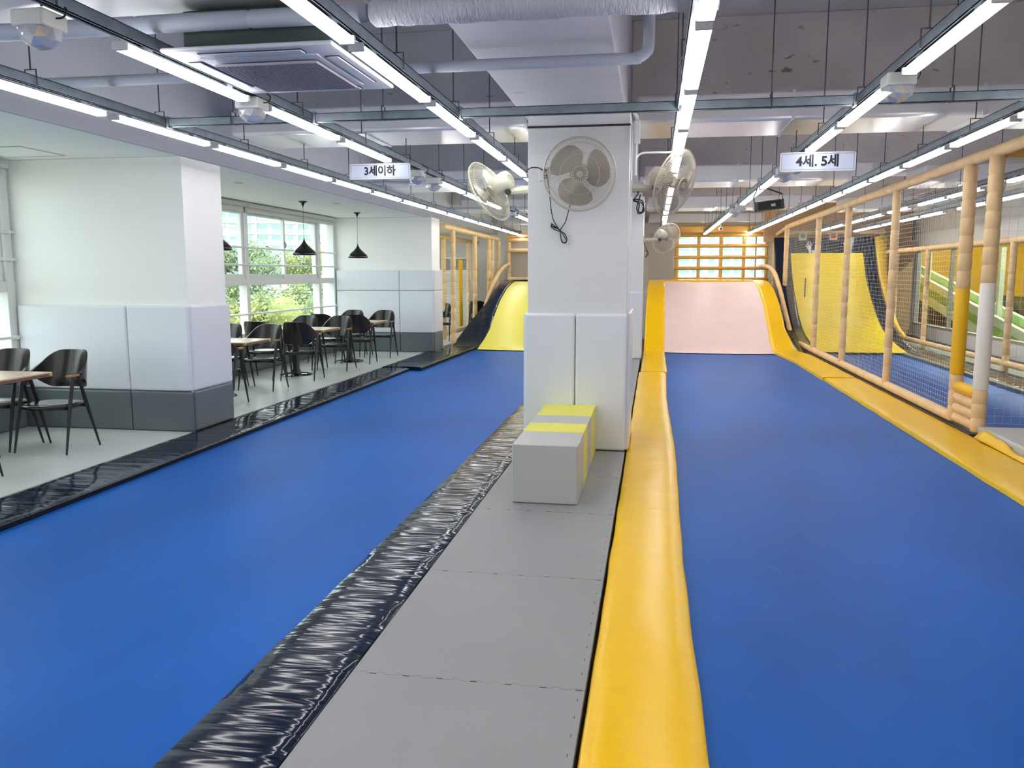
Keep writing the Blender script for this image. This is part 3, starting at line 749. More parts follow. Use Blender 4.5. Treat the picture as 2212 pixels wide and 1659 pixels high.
for x, y, s_, lb in ((-2.47, 3.14, 0.95, 'clear faceted disco light at the top left corner of the photo'), (-2.41, 4.83, 0.95, 'clear faceted disco light at the end of the batten by the air conditioner'),
                 (-2.40, 8.35, 1, 'clear faceted disco light just right of the left age sign, nearer of the pair'), (-2.40, 9.02, 1, 'clear faceted disco light just right of the left age sign, farther of the pair'),
                 (-2.40, 13.3, 1, 'clear faceted disco light behind the left fan, nearer of the pair'), (-2.40, 14.1, 1, 'clear faceted disco light behind the left fan, farther of the pair'),
                 (1.25, 4.83, 1, 'clear faceted disco light at the upper right above the right trampoline'), (1.25, 8.05, 1, 'clear faceted disco light right below the right age sign, nearer of the pair'),
                 (1.25, 8.75, 1, 'clear faceted disco light right below the right age sign, farther of the pair'), (1.25, 13.0, 1, 'clear faceted disco light left of the black projector, nearer of the pair'),
                 (1.25, 13.9, 1, 'clear faceted disco light left of the black projector, farther of the pair'), (3.85, 10.5, 1, 'clear faceted disco light beyond the netted fence')):
    o = dp if first else copy_tree(dp); first = False
    o.location = (x, y, 2.47); o['label'] = lb; o['group'] = 'clear disco lights on the light rows'

# age signs
def text_mesh(txt, size, loc, parent, name, m, sx=1.0, off=0.0):
    cu = bpy.data.curves.new(name, 'FONT'); cu.body = txt; cu.size = size; cu.align_x = 'CENTER'; cu.align_y = 'CENTER'
    cu.extrude = 0.0008; cu.offset = off
    ob = bpy.data.objects.new(name, cu); COL.objects.link(ob)
    bpy.context.view_layer.update()
    me = bpy.data.meshes.new_from_object(ob.evaluated_get(bpy.context.evaluated_depsgraph_get()))
    COL.objects.unlink(ob); bpy.data.objects.remove(ob)
    me.materials.clear(); me.materials.append(m)
    me.transform(Matrix.Rotation(R(90), 4, 'X') @ Matrix.Scale(sx, 4, Vector((1, 0, 0))))
    o = bpy.data.objects.new(name, me); COL.objects.link(o); o.parent = parent; o.location = loc
    return o
def sign(x0, x1, y, z0, z1, txt, label, ts=0.094):
    t = thing('age_sign', label, 'sign', ((x0 + x1) / 2, y, z0))
    MB().box(x0, x1, y, y + 0.012, z0, z1).build('board', SIGNW, t, bevel=0.003)
    fr = MB(); d = 0.008
    for (a, b_, c, e) in ((x0, x1, z0, z0 + d), (x0, x1, z1 - d, z1), (x0, x0 + d, z0, z1), (x1 - d, x1, z0, z1)): fr.box(a, b_, y - 0.003, y + 0.002, c, e)
    fr.build('rim', SIGNF, t)
    g = 0.012; ln = MB()
    for (a, b_, c, e) in ((x0 + g, x1 - g, z0 + g, z0 + g + .0015), (x0 + g, x1 - g, z1 - g - .0015, z1 - g), (x0 + g, x0 + g + .0015, z0 + g, z1 - g), (x1 - g - .0015, x1 - g, z0 + g, z1 - g)): ln.box(a, b_, y - 0.0012, y, c, e)
    ln.build('border_line', INK, t)
    text_mesh(txt, ts, (0.0, -0.002, (z1 - z0) / 2), t, 'lettering', INK, 0.96, 0.0028)
    for xx in (x0 + 0.1, x1 - 0.1): MB().tube([(xx, y + 0.006, z1), (xx, y + 0.006, z1 + 0.07)], 0.002, 5).build('hanging_wire', RODM, t)
    return t
sign(-2.718, -2.154, 7.28, 2.342, 2.478, '3\uc138\uc774\ud558', 'white sign reading 3\uc138\uc774\ud558 hanging over the left trampoline')
sign(0.985, 1.565, 7.15, 2.322, 2.472, '4\uc138. 5\uc138', 'white sign reading 4\uc138. 5\uc138 hanging over the right trampoline', 0.104)

# black projector
t = thing('projector', 'black projector box hanging beside the right light row', 'projector', (1.34, 10.5, 2.24))
Mx = Matrix.Translation((1.34, 10.5, 2.32)) @ Matrix.Rotation(R(-6), 4, 'Y')
MB().box(-0.175, 0.175, -0.02, 0.14, -0.055, 0.055, M=Mx).build('case', BLKM, t, bevel=0.005)
MB().box(-0.13, 0.13, -0.026, -0.018, -0.042, 0.045, M=Mx).build('front_panel', BLK, t)
MB().box(0.02, 0.07, -0.030, -0.026, -0.02, 0.012, M=Mx).build('label_plate', mat('grey_plate', (0.25, 0.25, 0.26), 0.5), t)
for sx in (-0.165, 0.165): MB().tube([Mx @ Vector((sx, 0.05, 0.05)), Mx @ Vector((sx, 0.05, 0.12)), Mx @ Vector((-0.08 if sx > 0 else -0.1, 0.05, 0.24))], 0.009, 6).build('bracket_arm', BLKM, t)
# dome camera
t = thing('security_camera', 'small white dome security camera near the far end of the right light row', 'camera', (1.42, 19.0, 2.5))
MB().lathe([(0.0, 2.45), (0.03, 2.455), (0.045, 2.48), (0.045, 2.52), (0.0, 2.53)], 14, c=(1.42, 19.0, 0)).build('body', HOUS, t, smooth=True)
MB().lathe([(0.0, 0.03), (0.02, 0.022), (0.024, 0.0)], 10, M=Matrix.Rotation(R(90), 4, 'X'), c=(1.42, 18.965, 2.485)).build('lens', BLK, t)
MB().tube([(1.42, 19.0, 2.53), (1.42, 19.0, 2.575), (1.26, 19.0, 2.575)], 0.01, 6).build('mount', HOUS, t)
t = thing('security_camera', 'small dark dome camera on the cafe ceiling at the left edge', 'camera', (-4.6, 5.05, 2.55))
MB().lathe([(0.0, 2.545), (0.02, 2.55), (0.028, 2.58)], 14, c=(-4.6, 5.05, 0)).build('body', BLK, t, smooth=True)
# cafe ceiling hatch and small spots
t = thing('ceiling_hatch', 'flush square access hatch in the cafe ceiling at upper left', 'hatch', (-5.6, 6.7, 2.57))
MB().box(-5.95, -5.35, 6.45, 7.0, 2.5765, 2.58).build('hatch_panel', SOFFITM, t, bevel=0.001)
fr = MB()
for (a, b_, c, e) in ((-5.96, -5.34, 6.44, 6.452), (-5.96, -5.34, 6.998, 7.01), (-5.962, -5.95, 6.44, 7.01), (-5.35, -5.338, 6.44, 7.01)): fr.box(a, b_, c, e, 2.574, 2.58)
fr.build('hatch_rim', mat('rim_grey', (0.45, 0.46, 0.44), 0.5), t)
for i, (x, y) in enumerate(((-4.85, 12.4), (-4.9, 9.4))):
    t = tag(MB().lathe([(0.0, 2.572), (0.05, 2.572), (0.055, 2.58)], 18, c=(x, y, 0)).build('ceiling_sensor', mat('sensor_grey', (0.5, 0.5, 0.48), 0.5), smooth=True), ['small round sensor on the cafe ceiling near the second pendant', 'small round sensor on the cafe ceiling behind the near column'][i], 'sensor')

# ------------------------------------------------------------ wall fans
def head_meshes(m):
    R0 = 0.285; out = []
    def guard(front):
        g = MB(); N = 84
        for k in range(N):
            a = 2 * PI * k / N + (0.02 if front else 0)
            pts = []
            for s_ in (0.0, 0.25, 0.5, 0.72, 0.88, 0.97, 1.0):
                r = 0.062 + (R0 - 0.062) * s_
                if front: z = 0.085 - 0.085 * s_ ** 3.2
                else: z = -0.075 + 0.075 * s_ ** 3.2
                aa = a + (0.22 * s_ if front else -0.1 * s_)
                pts.append((r * math.cos(aa), r * math.sin(aa), z))
            g.tube(pts, 0.0012, 3, caps=False)
        for s_ in ((0.42, 0.8, 0.93) if front else (0.5, 0.85)):
            r = 0.062 + (R0 - 0.062) * s_; z = (0.085 - 0.085 * s_ ** 3.2) if front else (-0.075 + 0.075 * s_ ** 3.2)
            g.tube([(r * math.cos(2 * PI * k / 40), r * math.sin(2 * PI * k / 40), z) for k in range(40)], 0.0016, 4, closed=True)
        return g
    out.append(('front_guard', guard(True), m)); out.append(('back_guard', guard(False), m))
    rim = MB().tube([(R0 * math.cos(2 * PI * k / 48), R0 * math.sin(2 * PI * k / 48), 0.0) for k in range(48)], 0.007, 8, closed=True)
    out.append(('rim', rim, m))
    for bi in range(3):
        a0 = 2 * PI * bi / 3; vs = []; fs = []; nr, na = 8, 8
        for i in range(nr + 1):
            u = i / nr; r = 0.04 + 0.205 * u; span = 0.55 + 0.5 * math.sin(PI * min(1, u * 0.75 + 0.1))
            for j in range(na + 1):
                v_ = j / na; rr_ = r * (1 - 0.08 * (2 * v_ - 1) ** 4 * u)
                a = a0 + (v_ - 0.5) * span * 2 * 0.85 + 0.35 * u
                vs.append((rr_ * math.cos(a), rr_ * math.sin(a), 0.01 + (v_ - 0.5) * 0.06 * (1 - 0.3 * u)))
        for i in range(nr):
            for j in range(na): q = i * (na + 1) + j; fs.append((q, q + 1, q + na + 2, q + na + 1))
        out.append(('blade', MB().add(vs, fs), BLADE))
    hub = MB().lathe([(0.0, 0.05), (0.03, 0.048), (0.045, 0.035), (0.048, -0.02), (0.0, -0.03)], 20)
    out.append(('blade_hub', hub, BLADE))
    cap = MB().lathe([(0.0, 0.094), (0.022, 0.094), (0.026, 0.088), (0.05, 0.086), (0.062, 0.090), (0.066, 0.084), (0.064, 0.078), (0.0, 0.078)], 28)
    slots = MB()
    for k in range(20):
        a = 2 * PI * k / 20
        slots.tube([(0.028 * math.cos(a), 0.028 * math.sin(a), 0.0895), (0.060 * math.cos(a), 0.060 * math.sin(a), 0.0895)], 0.0022, 4)
    for k in range(4):
        a = 2 * PI * k / 4; cap.tube([(0.006 * math.cos(a), 0.006 * math.sin(a), 0.0955), (0.015 * math.cos(a), 0.015 * math.sin(a), 0.0955), (0.016 * math.cos(a + .9), 0.016 * math.sin(a + .9), 0.0955)], 0.0016, 4)
    out.append(('hub_cap', cap, m)); out.append(('cap_slots', slots, FANS))
    mot = MB().lathe([(0.0, -0.245), (0.055, -0.243), (0.078, -0.225), (0.088, -0.19), (0.085, -0.10), (0.075, -0.07), (0.0, -0.07)], 28)
    for k in range(16):
        a = 2 * PI * k / 16; mot.tube([(0.03 * math.cos(a), 0.03 * math.sin(a), -0.2455), (0.05 * math.cos(a), 0.05 * math.sin(a), -0.244)], 0.003, 4)
    out.append(('motor_housing', mot, m))
    return out
def make_mesh(mb, m, smooth=True):
    o = mb.build('tmp', m, smooth=smooth); me = o.data; bpy.data.objects.remove(o); return me
HM = {}
def fan(mkey, m, wallpt, wn, centre, nrm, up, label, scale=1.0, arm=True):
    """wallpt on the pillar face, wn its outward normal, centre ring centre, nrm facing direction"""
    if mkey not in HM: HM[mkey] = [(n, make_mesh(mb, mm)) for n, mb, mm in head_meshes(m)]
    t = thing('wall_fan', label, 'fan', wallpt)
    z = Vector(nrm).normalized(); x = Vector(up).cross(z).normalized(); y = z.cross(x)
    M = Matrix((x, y, z)).transposed().to_4x4() * 1.0
    M = Matrix.Translation(Vector(centre) - Vector(wallpt)) @ M @ Matrix.Scale(scale, 4)
    for n, me in HM[mkey]:
        o = bpy.data.objects.new(n, me); COL.objects.link(o); o.parent = t; o.matrix_local = M
        if n == 'front_guard': me.name = 'front_guard'
    W = Vector(wallpt); wn = Vector(wn); side = wn.cross(Vector((0, 0, 1)))
    jt = Vector(centre) - z * 0.17 * scale - y * 0.10 * scale
    B = MB().box(-0.03, 0.03, 0.0, 0.02, -0.07, 0.07, M=Matrix.Translation(W) @ Matrix((side, wn, Vector((0, 0, 1)))).transposed().to_4x4())
    B.build('wall_plate', m, t, bevel=0.004)
    e = jt
    arm_mb = MB(); d = (e - W); n_ = 6
    arm_mb.tube([W + wn * 0.015, W + d * 0.5 + wn * 0.03, e], [0.036 * scale, 0.032 * scale, 0.024 * scale], 8)
    arm_mb.build('bracket_arm', m, t, smooth=True)
    MB().tube([e - side * 0.035 * scale, e + side * 0.035 * scale], 0.028 * scale, 12).tube([e, Vector(centre) - z * 0.15 * scale], 0.028 * scale, 8).build('tilt_joint', BLKM, t, smooth=True)
    return t
f1 = fan('beige', FANB, (-0.66, 7.03, 2.20), (0, -1, 0), (-0.60, 6.72, 2.285), (0.10, -0.97, -0.12), (0.0, 0, 1), 'beige round wall fan on the front of the centre pillar, facing the camera')
fan('cream', FANL, (-1.06, 7.42, 2.24), (-1, 0, 0), (-1.47, 7.44, 2.235), (-0.82, 0.30, -0.42), (0, 0, 1), 'cream wall fan on the left side of the centre pillar, turned away')
fan('beige', FANB, (-0.22, 7.42, 2.235), (1, 0, 0), (0.155, 7.32, 2.27), (0.79, -0.52, -0.34), (0, 0, 1), 'beige wall fan on the right side of the centre pillar')
fan('beige', FANB, (-0.20, 15.2, 2.10), (1, 0, 0), (0.20, 15.3, 2.14), (0.55, 0.72, -0.35), (0, 0, 1), 'small beige wall fan on the second pillar, seen from behind', scale=1.0)
def cordloop(name, pts, label, r=0.005, cat='cord'):
    return tag(MB().tube(smooth_path(pts, 6), r, 6).build(name, BLKM, smooth=True), label, cat)
X, Y_, Z = -0.775, 6.985, 1.83
fig8 = []
for k in range(33):
    a = 2 * PI * k / 16
    fig8.append((X + 0.03 * math.sin(a * 1.0) + 0.03 * math.sin(a / 2), 7.005 - 0.005 * math.cos(a), Z + 0.045 * math.cos(a / 2) - .01 * k / 33))
cordloop('power_cord', [(-0.90, 6.995, 2.33), (-0.875, 6.99, 2.2), (-0.86, 6.99, 2.05), (-0.84, 7.0, 1.95), (-0.80, 7.0, 1.88), (-0.855, 7.0, 1.92), (-0.84, 7.0, 1.89), (-0.79, 7.0, 1.87), (-0.74, 7.0, 1.80), (-0.73, 7.0, 1.765), (-0.755, 7.0, 1.76), (-0.775, 7.0, 1.80), (-0.79, 7.0, 1.87), (-0.86, 7.0, 1.90), (-0.83, 7.0, 1.87), (-0.75, 7.0, 1.84), (-0.725, 7.0, 1.78), (-0.765, 7.0, 1.765), (-0.78, 7.0, 1.86), (-0.74, 7.0, 1.93), (-0.71, 6.99, 2.03), (-0.68, 6.98, 2.15)], 'black looped power cord hanging below the front fan', 0.0045)
cordloop('power_cord', [(-1.05, 7.08, 2.28), (-1.07, 7.0, 2.34), (-1.03, 6.99, 2.375), (-0.97, 6.99, 2.375), (-0.92, 6.99, 2.35)], 'black cord curving round the left edge of the centre pillar', 0.0045)
cordloop('power_cord', [(-0.21, 7.45, 2.26), (-0.15, 7.40, 2.20), (-0.19, 7.38, 2.13), (-0.12, 7.36, 2.11), (-0.10, 7.36, 2.04), (-0.15, 7.36, 2.02), (-0.14, 7.36, 2.10), (-0.19, 7.36, 2.14), (-0.11, 7.36, 2.12), (-0.115, 7.36, 2.03), (-0.16, 7.36, 2.06), (-0.13, 7.36, 2.18)], 'black bundled cord hanging under the right fan', 0.006)
cordloop('power_cord', [(-0.19, 15.0, 2.05), (-0.15, 15.0, 1.95), (-0.11, 15.0, 1.85), (-0.16, 15.0, 1.80), (-0.12, 15.0, 1.88), (-0.17, 15.0, 1.92)], 'black cord hanging under the fan of the second pillar', 0.006)
t = thing('wall_socket', 'white wall socket left of the front fan on the centre pillar', 'socket', (-0.93, 7.03, 2.27))
MB().box(-0.965, -0.895, 7.018, 7.031, 2.27, 2.385).build('cover_plate', HOUS, t, bevel=0.004)
MB().lathe([(0.018, 0), (0.018, 0.03), (0, 0.032)], 12, M=Matrix.Rotation(R(90), 4, 'X'), c=(-0.915, 7.02, 2.355)).build('plug', BLKM, t)
MB().lathe([(0.018, 0), (0.018, 0.006), (0, 0.007)], 12, M=Matrix.Rotation(R(90), 4, 'X'), c=(-0.915, 7.02, 2.305)).build('outlet', BLKM, t)
t = thing('wall_socket', 'small white socket on the second pillar', 'socket', (-0.17, 14.95, 1.6))
MB().box(-0.20, -0.185, 15.0, 15.08, 1.60, 1.72).build('cover_plate', HOUS, t, bevel=0.004)
# conduit and junction box on the right edge of the pillar, cable to the light row
t = thing('conduit_run', 'white conduit with a junction box at the upper right corner of the centre pillar', 'conduit', (-0.19, 7.05, 2.6))
MB().tube(smooth_path([(-0.20, 6.95, 2.84), (-0.19, 6.97, 2.80), (-0.165, 7.0, 2.76), (-0.16, 7.0, 2.73)], 4), 0.016, 10).build('elbow', HOUS, t, smooth=True)
MB().box(-0.185, -0.135, 6.98, 7.03, 2.55, 2.73).build('junction_box', HOUS, t, bevel=0.004)
MB().lathe([(0.015, 0), (0.015, 0.006), (0, 0.006)], 12, M=Matrix.Rotation(R(90), 4, 'X'), c=(-0.16, 6.98, 2.68)).lathe([(0.015, 0), (0.015, 0.006), (0, 0.006)], 12, M=Matrix.Rotation(R(90), 4, 'X'), c=(-0.16, 6.98, 2.61)).build('knockout', HOUS, t)
MB().tube([(-0.165, 7.0, 2.55), (-0.17, 7.0, 2.3)], 0.01, 8).build('conduit_pipe', HOUS, t)
tag(MB().tube(smooth_path([(-0.17, 7.05, 2.44), (-0.13, 7.1, 2.485), (-0.05, 7.15, 2.50), (0.10, 7.2, 2.505), (0.14, 7.2, 2.52)], 5), 0.009, 8).build('white_cable', HOUS, smooth=True), 'white cable arching from the centre pillar to the light row', 'cable')
tag(MB().tube([(-0.205, 7.025, 0.0 + 1.19), (-0.205, 7.025, 2.70)], 0.006, 6).build('corner_bead', HOUS), 'thin white corner strip on the right edge of the centre pillar', 'trim')

# ------------------------------------------------------------ cafe furniture
def chair_proto():
    t = thing('armchair', 'x', 'chair')
    sh = []
    n = 22    # rounded-square seat
    vs = []; rings = ((0.0, 0.372, 0.86), (0.0, 0.372, 1.0), (0, 0.385, 1.03), (0, 0.398, 1.02), (0, 0.408, 0.96), (0, 0.412, 0.80), (0, 0.404, 0.5), (0, 0.400, 0.0001))
    seg = 28; fs = []
    for _, z, k in rings:
        for i in range(seg):
            a = 2 * PI * i / seg; c, s_ = math.cos(a), math.sin(a)
            rx = 0.215 * abs(c) ** 0.0 ; p = 3.2
            q = (abs(c) ** p + abs(s_) ** p) ** (-1 / p)
            vs.append((0.215 * q * c * k, -0.02 + 0.205 * q * s_ * k, z))
    for j in range(len(rings) - 1):
        for i in range(seg): i2 = (i + 1) % seg; fs.append((j * seg + i, j * seg + i2, (j + 1) * seg + i2, (j + 1) * seg + i))
    fs.append(tuple(range(seg)))
    MB().add(vs, fs).build('seat', LEATH, t, smooth=True)
    # backrest shell: chair faces -y, back at +y
    vs = []; fs = []; na, nz_ = 28, 6
    for side in (0, 1):
        for i in range(na + 1):
            th = R(-112 + 224 * i / na); ct = math.cos(th); st = math.sin(th)
            u = abs(th) / R(112)
            hgt = 0.5 * (1 + math.cos(PI * min(1, max(0, (u - 0.22) / 0.62))))
            ztop = 0.665 + 0.175 * hgt; zbot = 0.635 - 0.115 * (0.5 * (1 + math.cos(PI * min(1, max(0, (u - 0.30) / 0.55)))))
            for j in range(nz_ + 1):
                v_ = j / nz_; z = zbot + (ztop - zbot) * v_
                bulge = 0.075 * v_ * hgt
                r_in = 0.0 if side == 0 else -0.022
                rx = 0.252 + r_in; ry = 0.225 + r_in
                vs.append((rx * st, 0.015 + (ry + bulge) * ct, z))
    def ix(s_, i, j): return s_ * (na + 1) * (nz_ + 1) + i * (nz_ + 1) + j
    for i in range(na):
        for j in range(nz_):
            fs.append((ix(0, i, j), ix(0, i + 1, j), ix(0, i + 1, j + 1), ix(0, i, j + 1))); fs.append((ix(1, i, j), ix(1, i, j + 1), ix(1, i + 1, j + 1), ix(1, i + 1, j)))
        fs.append((ix(0, i, nz_), ix(0, i + 1, nz_), ix(1, i + 1, nz_), ix(1, i, nz_))); fs.append((ix(0, i, 0), ix(1, i, 0), ix(1, i + 1, 0), ix(0, i + 1, 0)))
    for i in (0, na):
        for j in range(nz_): fs.append((ix(0, i, j), ix(0, i, j + 1), ix(1, i, j + 1), ix(1, i, j)))
    MB().add(vs, fs).build('backrest', LEATH, t, smooth=True)
    for sx in (-1, 1):
        MB().box(sx * 0.238 - 0.017, sx * 0.238 + 0.017, -0.135, 0.0, 0.640, 0.662).build('armrest', WOODA, t, bevel=0.007)
        for (ytop, yft) in ((-0.065, -0.215), (0.0, 0.215)):
            MB().tube([(sx * 0.238, ytop, 0.645), (sx * 0.236, ytop + (yft - ytop) * 0.4, 0.39), (sx * 0.245, yft, 0.0)], [0.015, 0.017, 0.008], 10).build('leg', BLKM, t, smooth=True)
    MB().tube([(-0.235, -0.12, 0.37), (0.235, -0.12, 0.37)], 0.01, 8).tube([(-0.235, 0.10, 0.37), (0.235, 0.10, 0.37)], 0.01, 8).build('seat_frame', BLKM, t, smooth=True)
    return t
cp = chair_proto(); first = True
chairs = [(-5.05, 6.28, 0, 'black armchair at the nearest table, right one on its far side'), (-5.61, 6.28, 3, 'black armchair at the nearest table, left one on its far side against the window'),
          (-5.02, 5.12, 180, 'black armchair on the camera side of the nearest table, mostly cut off'),
          (-4.93, 8.80, 181, 'black armchair half hidden behind the near column, only its front leg showing'), (-5.55, 8.85, 178, 'black armchair hidden behind the near column at the second table'),
          (-5.04, 10.12, -2, 'black armchair with glossy inner back just right of the near column, at the second table'), (-5.62, 10.15, 2, 'black armchair whose back edge peeks out at the near column, by the window'),
          (-4.95, 11.16, 183, 'black armchair seen from behind, in front of the third table'), (-5.55, 11.2, 176, 'black armchair seen from behind, window side of the third table'),
          (-4.93, 12.42, 0, 'black armchair on the far side of the third table, nearer the trampoline'), (-5.52, 12.45, 1, 'black armchair on the far side of the third table, window side'),
          (-4.92, 13.42, 182, 'black armchair seen from behind, in front of the farthest table'), (-5.52, 13.45, 178, 'black armchair seen from behind, window side of the farthest table'),
          (-4.90, 14.52, -1, 'black armchair nearest the far column, trampoline side of the farthest table'), (-5.50, 14.55, 1, 'black armchair on the far side of the farthest table, window side'),
          (-4.75, 18.3, 0, 'black armchair beyond the far column, seen past its edge'), (-4.35, 20.6, 180, 'black armchair behind the netted tan frame by the standing air conditioner')]
for x, y, a, lb in chairs:
    o = cp if first else copy_tree(cp); first = False
    o.location = (x, y, 0.0); o.rotation_euler = (0, 0, R(a)); o['label'] = lb; o['group'] = 'black armchairs around the cafe tables'
def table_proto():
    t = thing('cafe_table', 'x', 'table')
    MB().box(-0.58, 0.58, -0.33, 0.33, 0.688, 0.70).build('tabletop', WOODT, t, bevel=0.003)
    MB().box(-0.578, 0.578, -0.328, 0.328, 0.662, 0.6878).build('edge_band', WOODE, t, bevel=0.002)
    for sx in (-1, 1):
        for sy in (-1, 1):
            MB().box(min(sx * 0.55, sx * 0.583), max(sx * 0.55, sx * 0.583), min(sy * 0.30, sy * 0.333), max(sy * 0.30, sy * 0.333), 0.664, 0.698).build('corner_guard', BRASS, t, bevel=0.004)
    MB().lathe([(0.0, 0.66), (0.05, 0.66), (0.05, 0.09), (0.075, 0.035), (0.08, 0.02)], 20).build('column', BLKM, t, smooth=True)
    MB().lathe([(0.0, 0.0), (0.24, 0.0), (0.245, 0.008), (0.20, 0.020), (0.08, 0.026), (0.0, 0.028)], 36).build('base_plate', BLK, t, smooth=True)
    return t
tp = table_proto(); first = True
for x, y, lb in ((-5.47, 5.74, 'wood-topped cafe table at the left edge of the photo, nearest one'), (-5.31, 9.40, 'wood-topped cafe table half hidden behind the near column'),
                 (-5.28, 11.68, 'wood-topped cafe table under the first full pendant lamp'), (-5.18, 13.65, 'wood-topped cafe table nearest the far column'), (-5.2, 17.7, 'wood-topped cafe table beyond the far column')):
    o = tp if first else copy_tree(tp); first = False
    o.location = (x, y, 0); o['label'] = lb; o['group'] = 'wood-topped cafe tables by the windows'
def pendant_proto():
    t = thing('pendant_lamp', 'x', 'lamp', (0, 0, 1.785))
    prof = [(0.170, 0.0), (0.176, 0.012), (0.172, 0.035), (0.150, 0.062), (0.115, 0.095), (0.075, 0.130), (0.042, 0.165), (0.022, 0.195), (0.010, 0.225), (0.006, 0.25)]
    inner = [(0.168, 0.0), (0.165, 0.03), (0.14, 0.055), (0.10, 0.09), (0.05, 0.13), (0.0, 0.15)]
    MB().lathe([(r, z + 1.785) for r, z in prof], 32).lathe([(r, z + 1.785) for r, z in inner], 32).build('shade', BLK, t, smooth=True)
    MB().tube([(0, 0, 2.03), (0, 0, 2.53)], 0.003, 6).build('cord', RODM, t)
    MB().lathe([(0.004, 2.49), (0.012, 2.52), (0.03, 2.555), (0.062, 2.568), (0.062, 2.58), (0, 2.58)], 24).build('ceiling_rose', BLK, t, smooth=True)
    return t
pp = pendant_proto(); first = True
for x, y, lb in ((-5.17, 9.32, 'black pendant lamp half hidden behind the near column'), (-5.2, 11.93, 'black pendant lamp in front of the window, second from the column'), (-5.2, 14.24, 'black pendant lamp nearest the far column')):
    o = pp if first else copy_tree(pp); first = False
    o.location = (x, y, 1.785); o['label'] = lb; o['group'] = 'black pendant lamps over the cafe tables'

# ------------------------------------------------------------ netted tan fences
def net(name, parent, O, U, V, nu, nv, r=0.0013, sag=0.0):
    mb = MB(); O = Vector(O); U = Vector(U); V = Vector(V); N = U.cross(V).normalized()
    def pt(u, v_): return O + U * u + V * v_ + N * (0.006 * noise.noise(Vector((u * 9, v_ * 5, 1)))) + Vector((0, 0, 0.006 * noise.noise(Vector((u * 12, v_ * 3, 5)))))
    for k in range(nu + 1): mb.tube([pt(k / nu, j / 8) for j in range(9)], r, 3, caps=False)
    for k in range(nv + 1): mb.tube([pt(j / 24, k / nv) for j in range(25)], r, 3, caps=False)
    return mb.build(name, NETM, parent)
XF = 3.03; rp = 0.056
t = thing('net_fence', 'long tan foam-padded fence with white netting right of the right trampoline', 'fence', (XF, 14.5, 0))
for y in (11.45, 14.1, 16.55, 20.4, 22.3):
    mb = MB(); foam(mb, [(XF, y, 0.05), (XF, y, 2.56)], rp * 0.92, 0.25); mb.build('post', TAN, t, smooth=True)
mb = MB(); foam(mb, [(XF, 8.95, 0.06), (XF, 17.9, 0.06), (2.98, 18.75, 0.07)], 0.055, 0.5); mb.build('bottom_rail', TAN, t, smooth=True)
mb = MB(); foam(mb, [(XF, 4.2, 2.60), (XF, 20.4, 2.60)], 0.055, 0.5); mb.build('top_rail', TAN, t, smooth=True)
mb = MB(); foam(mb, [(XF, 20.4, 2.58), (XF, 22.3, 2.47)], 0.045, 0.5); mb.build('top_rail', TAN, t, smooth=True)
yy = [8.98, 11.40, 14.04, 16.50, 20.34]
for a, c in zip(yy, yy[1:]): net('net_panel', t, (XF + 0.01, a + 0.05, 0.11), (0, c - a, 0), (0, 0, 2.42), round((c - a) / 0.075), 46)
mb = MB(); 
Pc = smooth_path([(2.66, 22.1, 1.70), (2.76, 21.3, 1.68), (2.82, 20.6, 1.52), (2.86, 19.9, 1.12), (2.89, 19.35, 0.72), (2.93, 18.95, 0.38), (2.98, 18.7, 0.08)], 5)
foam(mb, Pc, 0.052, 0.4); mb.build('curved_handrail', TAN, t, smooth=True)
# gate posts with colour sleeves and stacked rollers
def gate_post(x, y, sleeve, z0, z1, label):
    t = thing('gate_post', label, 'post', (x, y, 0))
    mb = MB(); foam(mb, [(x, y, 0.03), (x, y, z0)], 0.064, 0.16); mb.build('lower_foam', TAN, t, smooth=True)
    mb = MB(); mb.tube([(x, y, z0), (x, y, z0 + 0.02), (x, y, (z0 + z1) / 2), (x, y, z1 - 0.02), (x, y, z1)], [0.06, 0.066, 0.066, 0.066, 0.06], 16); mb.build('colour_sleeve', sleeve, t, smooth=True)
    mb = MB(); foam(mb, [(x, y, z1), (x, y, 2.56)], 0.064, 0.17); mb.build('upper_foam', TAN, t, smooth=True)
    return t
gate_post(3.03, 8.30, WSLV, 0.43, 1.42, 'tan gate post with a white sleeve, nearest post of the fence')
gate_post(3.03, 8.93, YSLV, 0.50, 1.36, 'tan gate post with a bright yellow sleeve')
t = thing('roller_step', 'stack of padded rollers between the two gate posts, top one yellow', 'step', (3.03, 8.6, 0))
for k, z in enumerate((0.08, 0.18, 0.28)):
    mb = MB(); foam(mb, [(3.03, 8.36, z), (3.03, 8.87, z)], 0.052, 0.26); mb.build('roller', TAN, t, smooth=True)
mb = MB(); foam(mb, [(3.03, 8.37, 0.385), (3.03, 8.86, 0.385)], 0.056, 0.5); o = mb.build('roller', YSLV, t, smooth=True); o['label'] = 'yellow top roller'
t = thing('net_screen', 'netted screen running right from the white-sleeved gate post', 'net', (4.2, 8.3, 0))
net('net_panel', t, (3.10, 8.30, 0.11), (2.6, 0, 0), (0, 0, 2.42), 36, 34)
mb = MB(); foam(mb, [(3.09, 8.30, 2.60), (6.2, 8.30, 2.60)], 0.06, 0.5); mb.build('top_rail', ORNG, t, smooth=True)
mb = MB(); foam(mb, [(5.8, 8.30, 0.0), (5.8, 8.30, 2.55)], 0.055, 0.3); mb.build('post', TAN, t, smooth=True)
t = thing('step_deck', 'light grey padded deck at the right edge beside the gate', 'deck', (4, 7, 0))
MB().box(3.00, 5.8, 5.6, 8.22, -0.2, 0.095).build('deck_top', mat('deck_grey', (0.45, 0.46, 0.46), 0.35), t, bevel=0.025, bseg=3)
MB().box(2.995, 3.0, 7.45, 8.15, 0.045, 0.05).build('side_slot', SEAM, t)
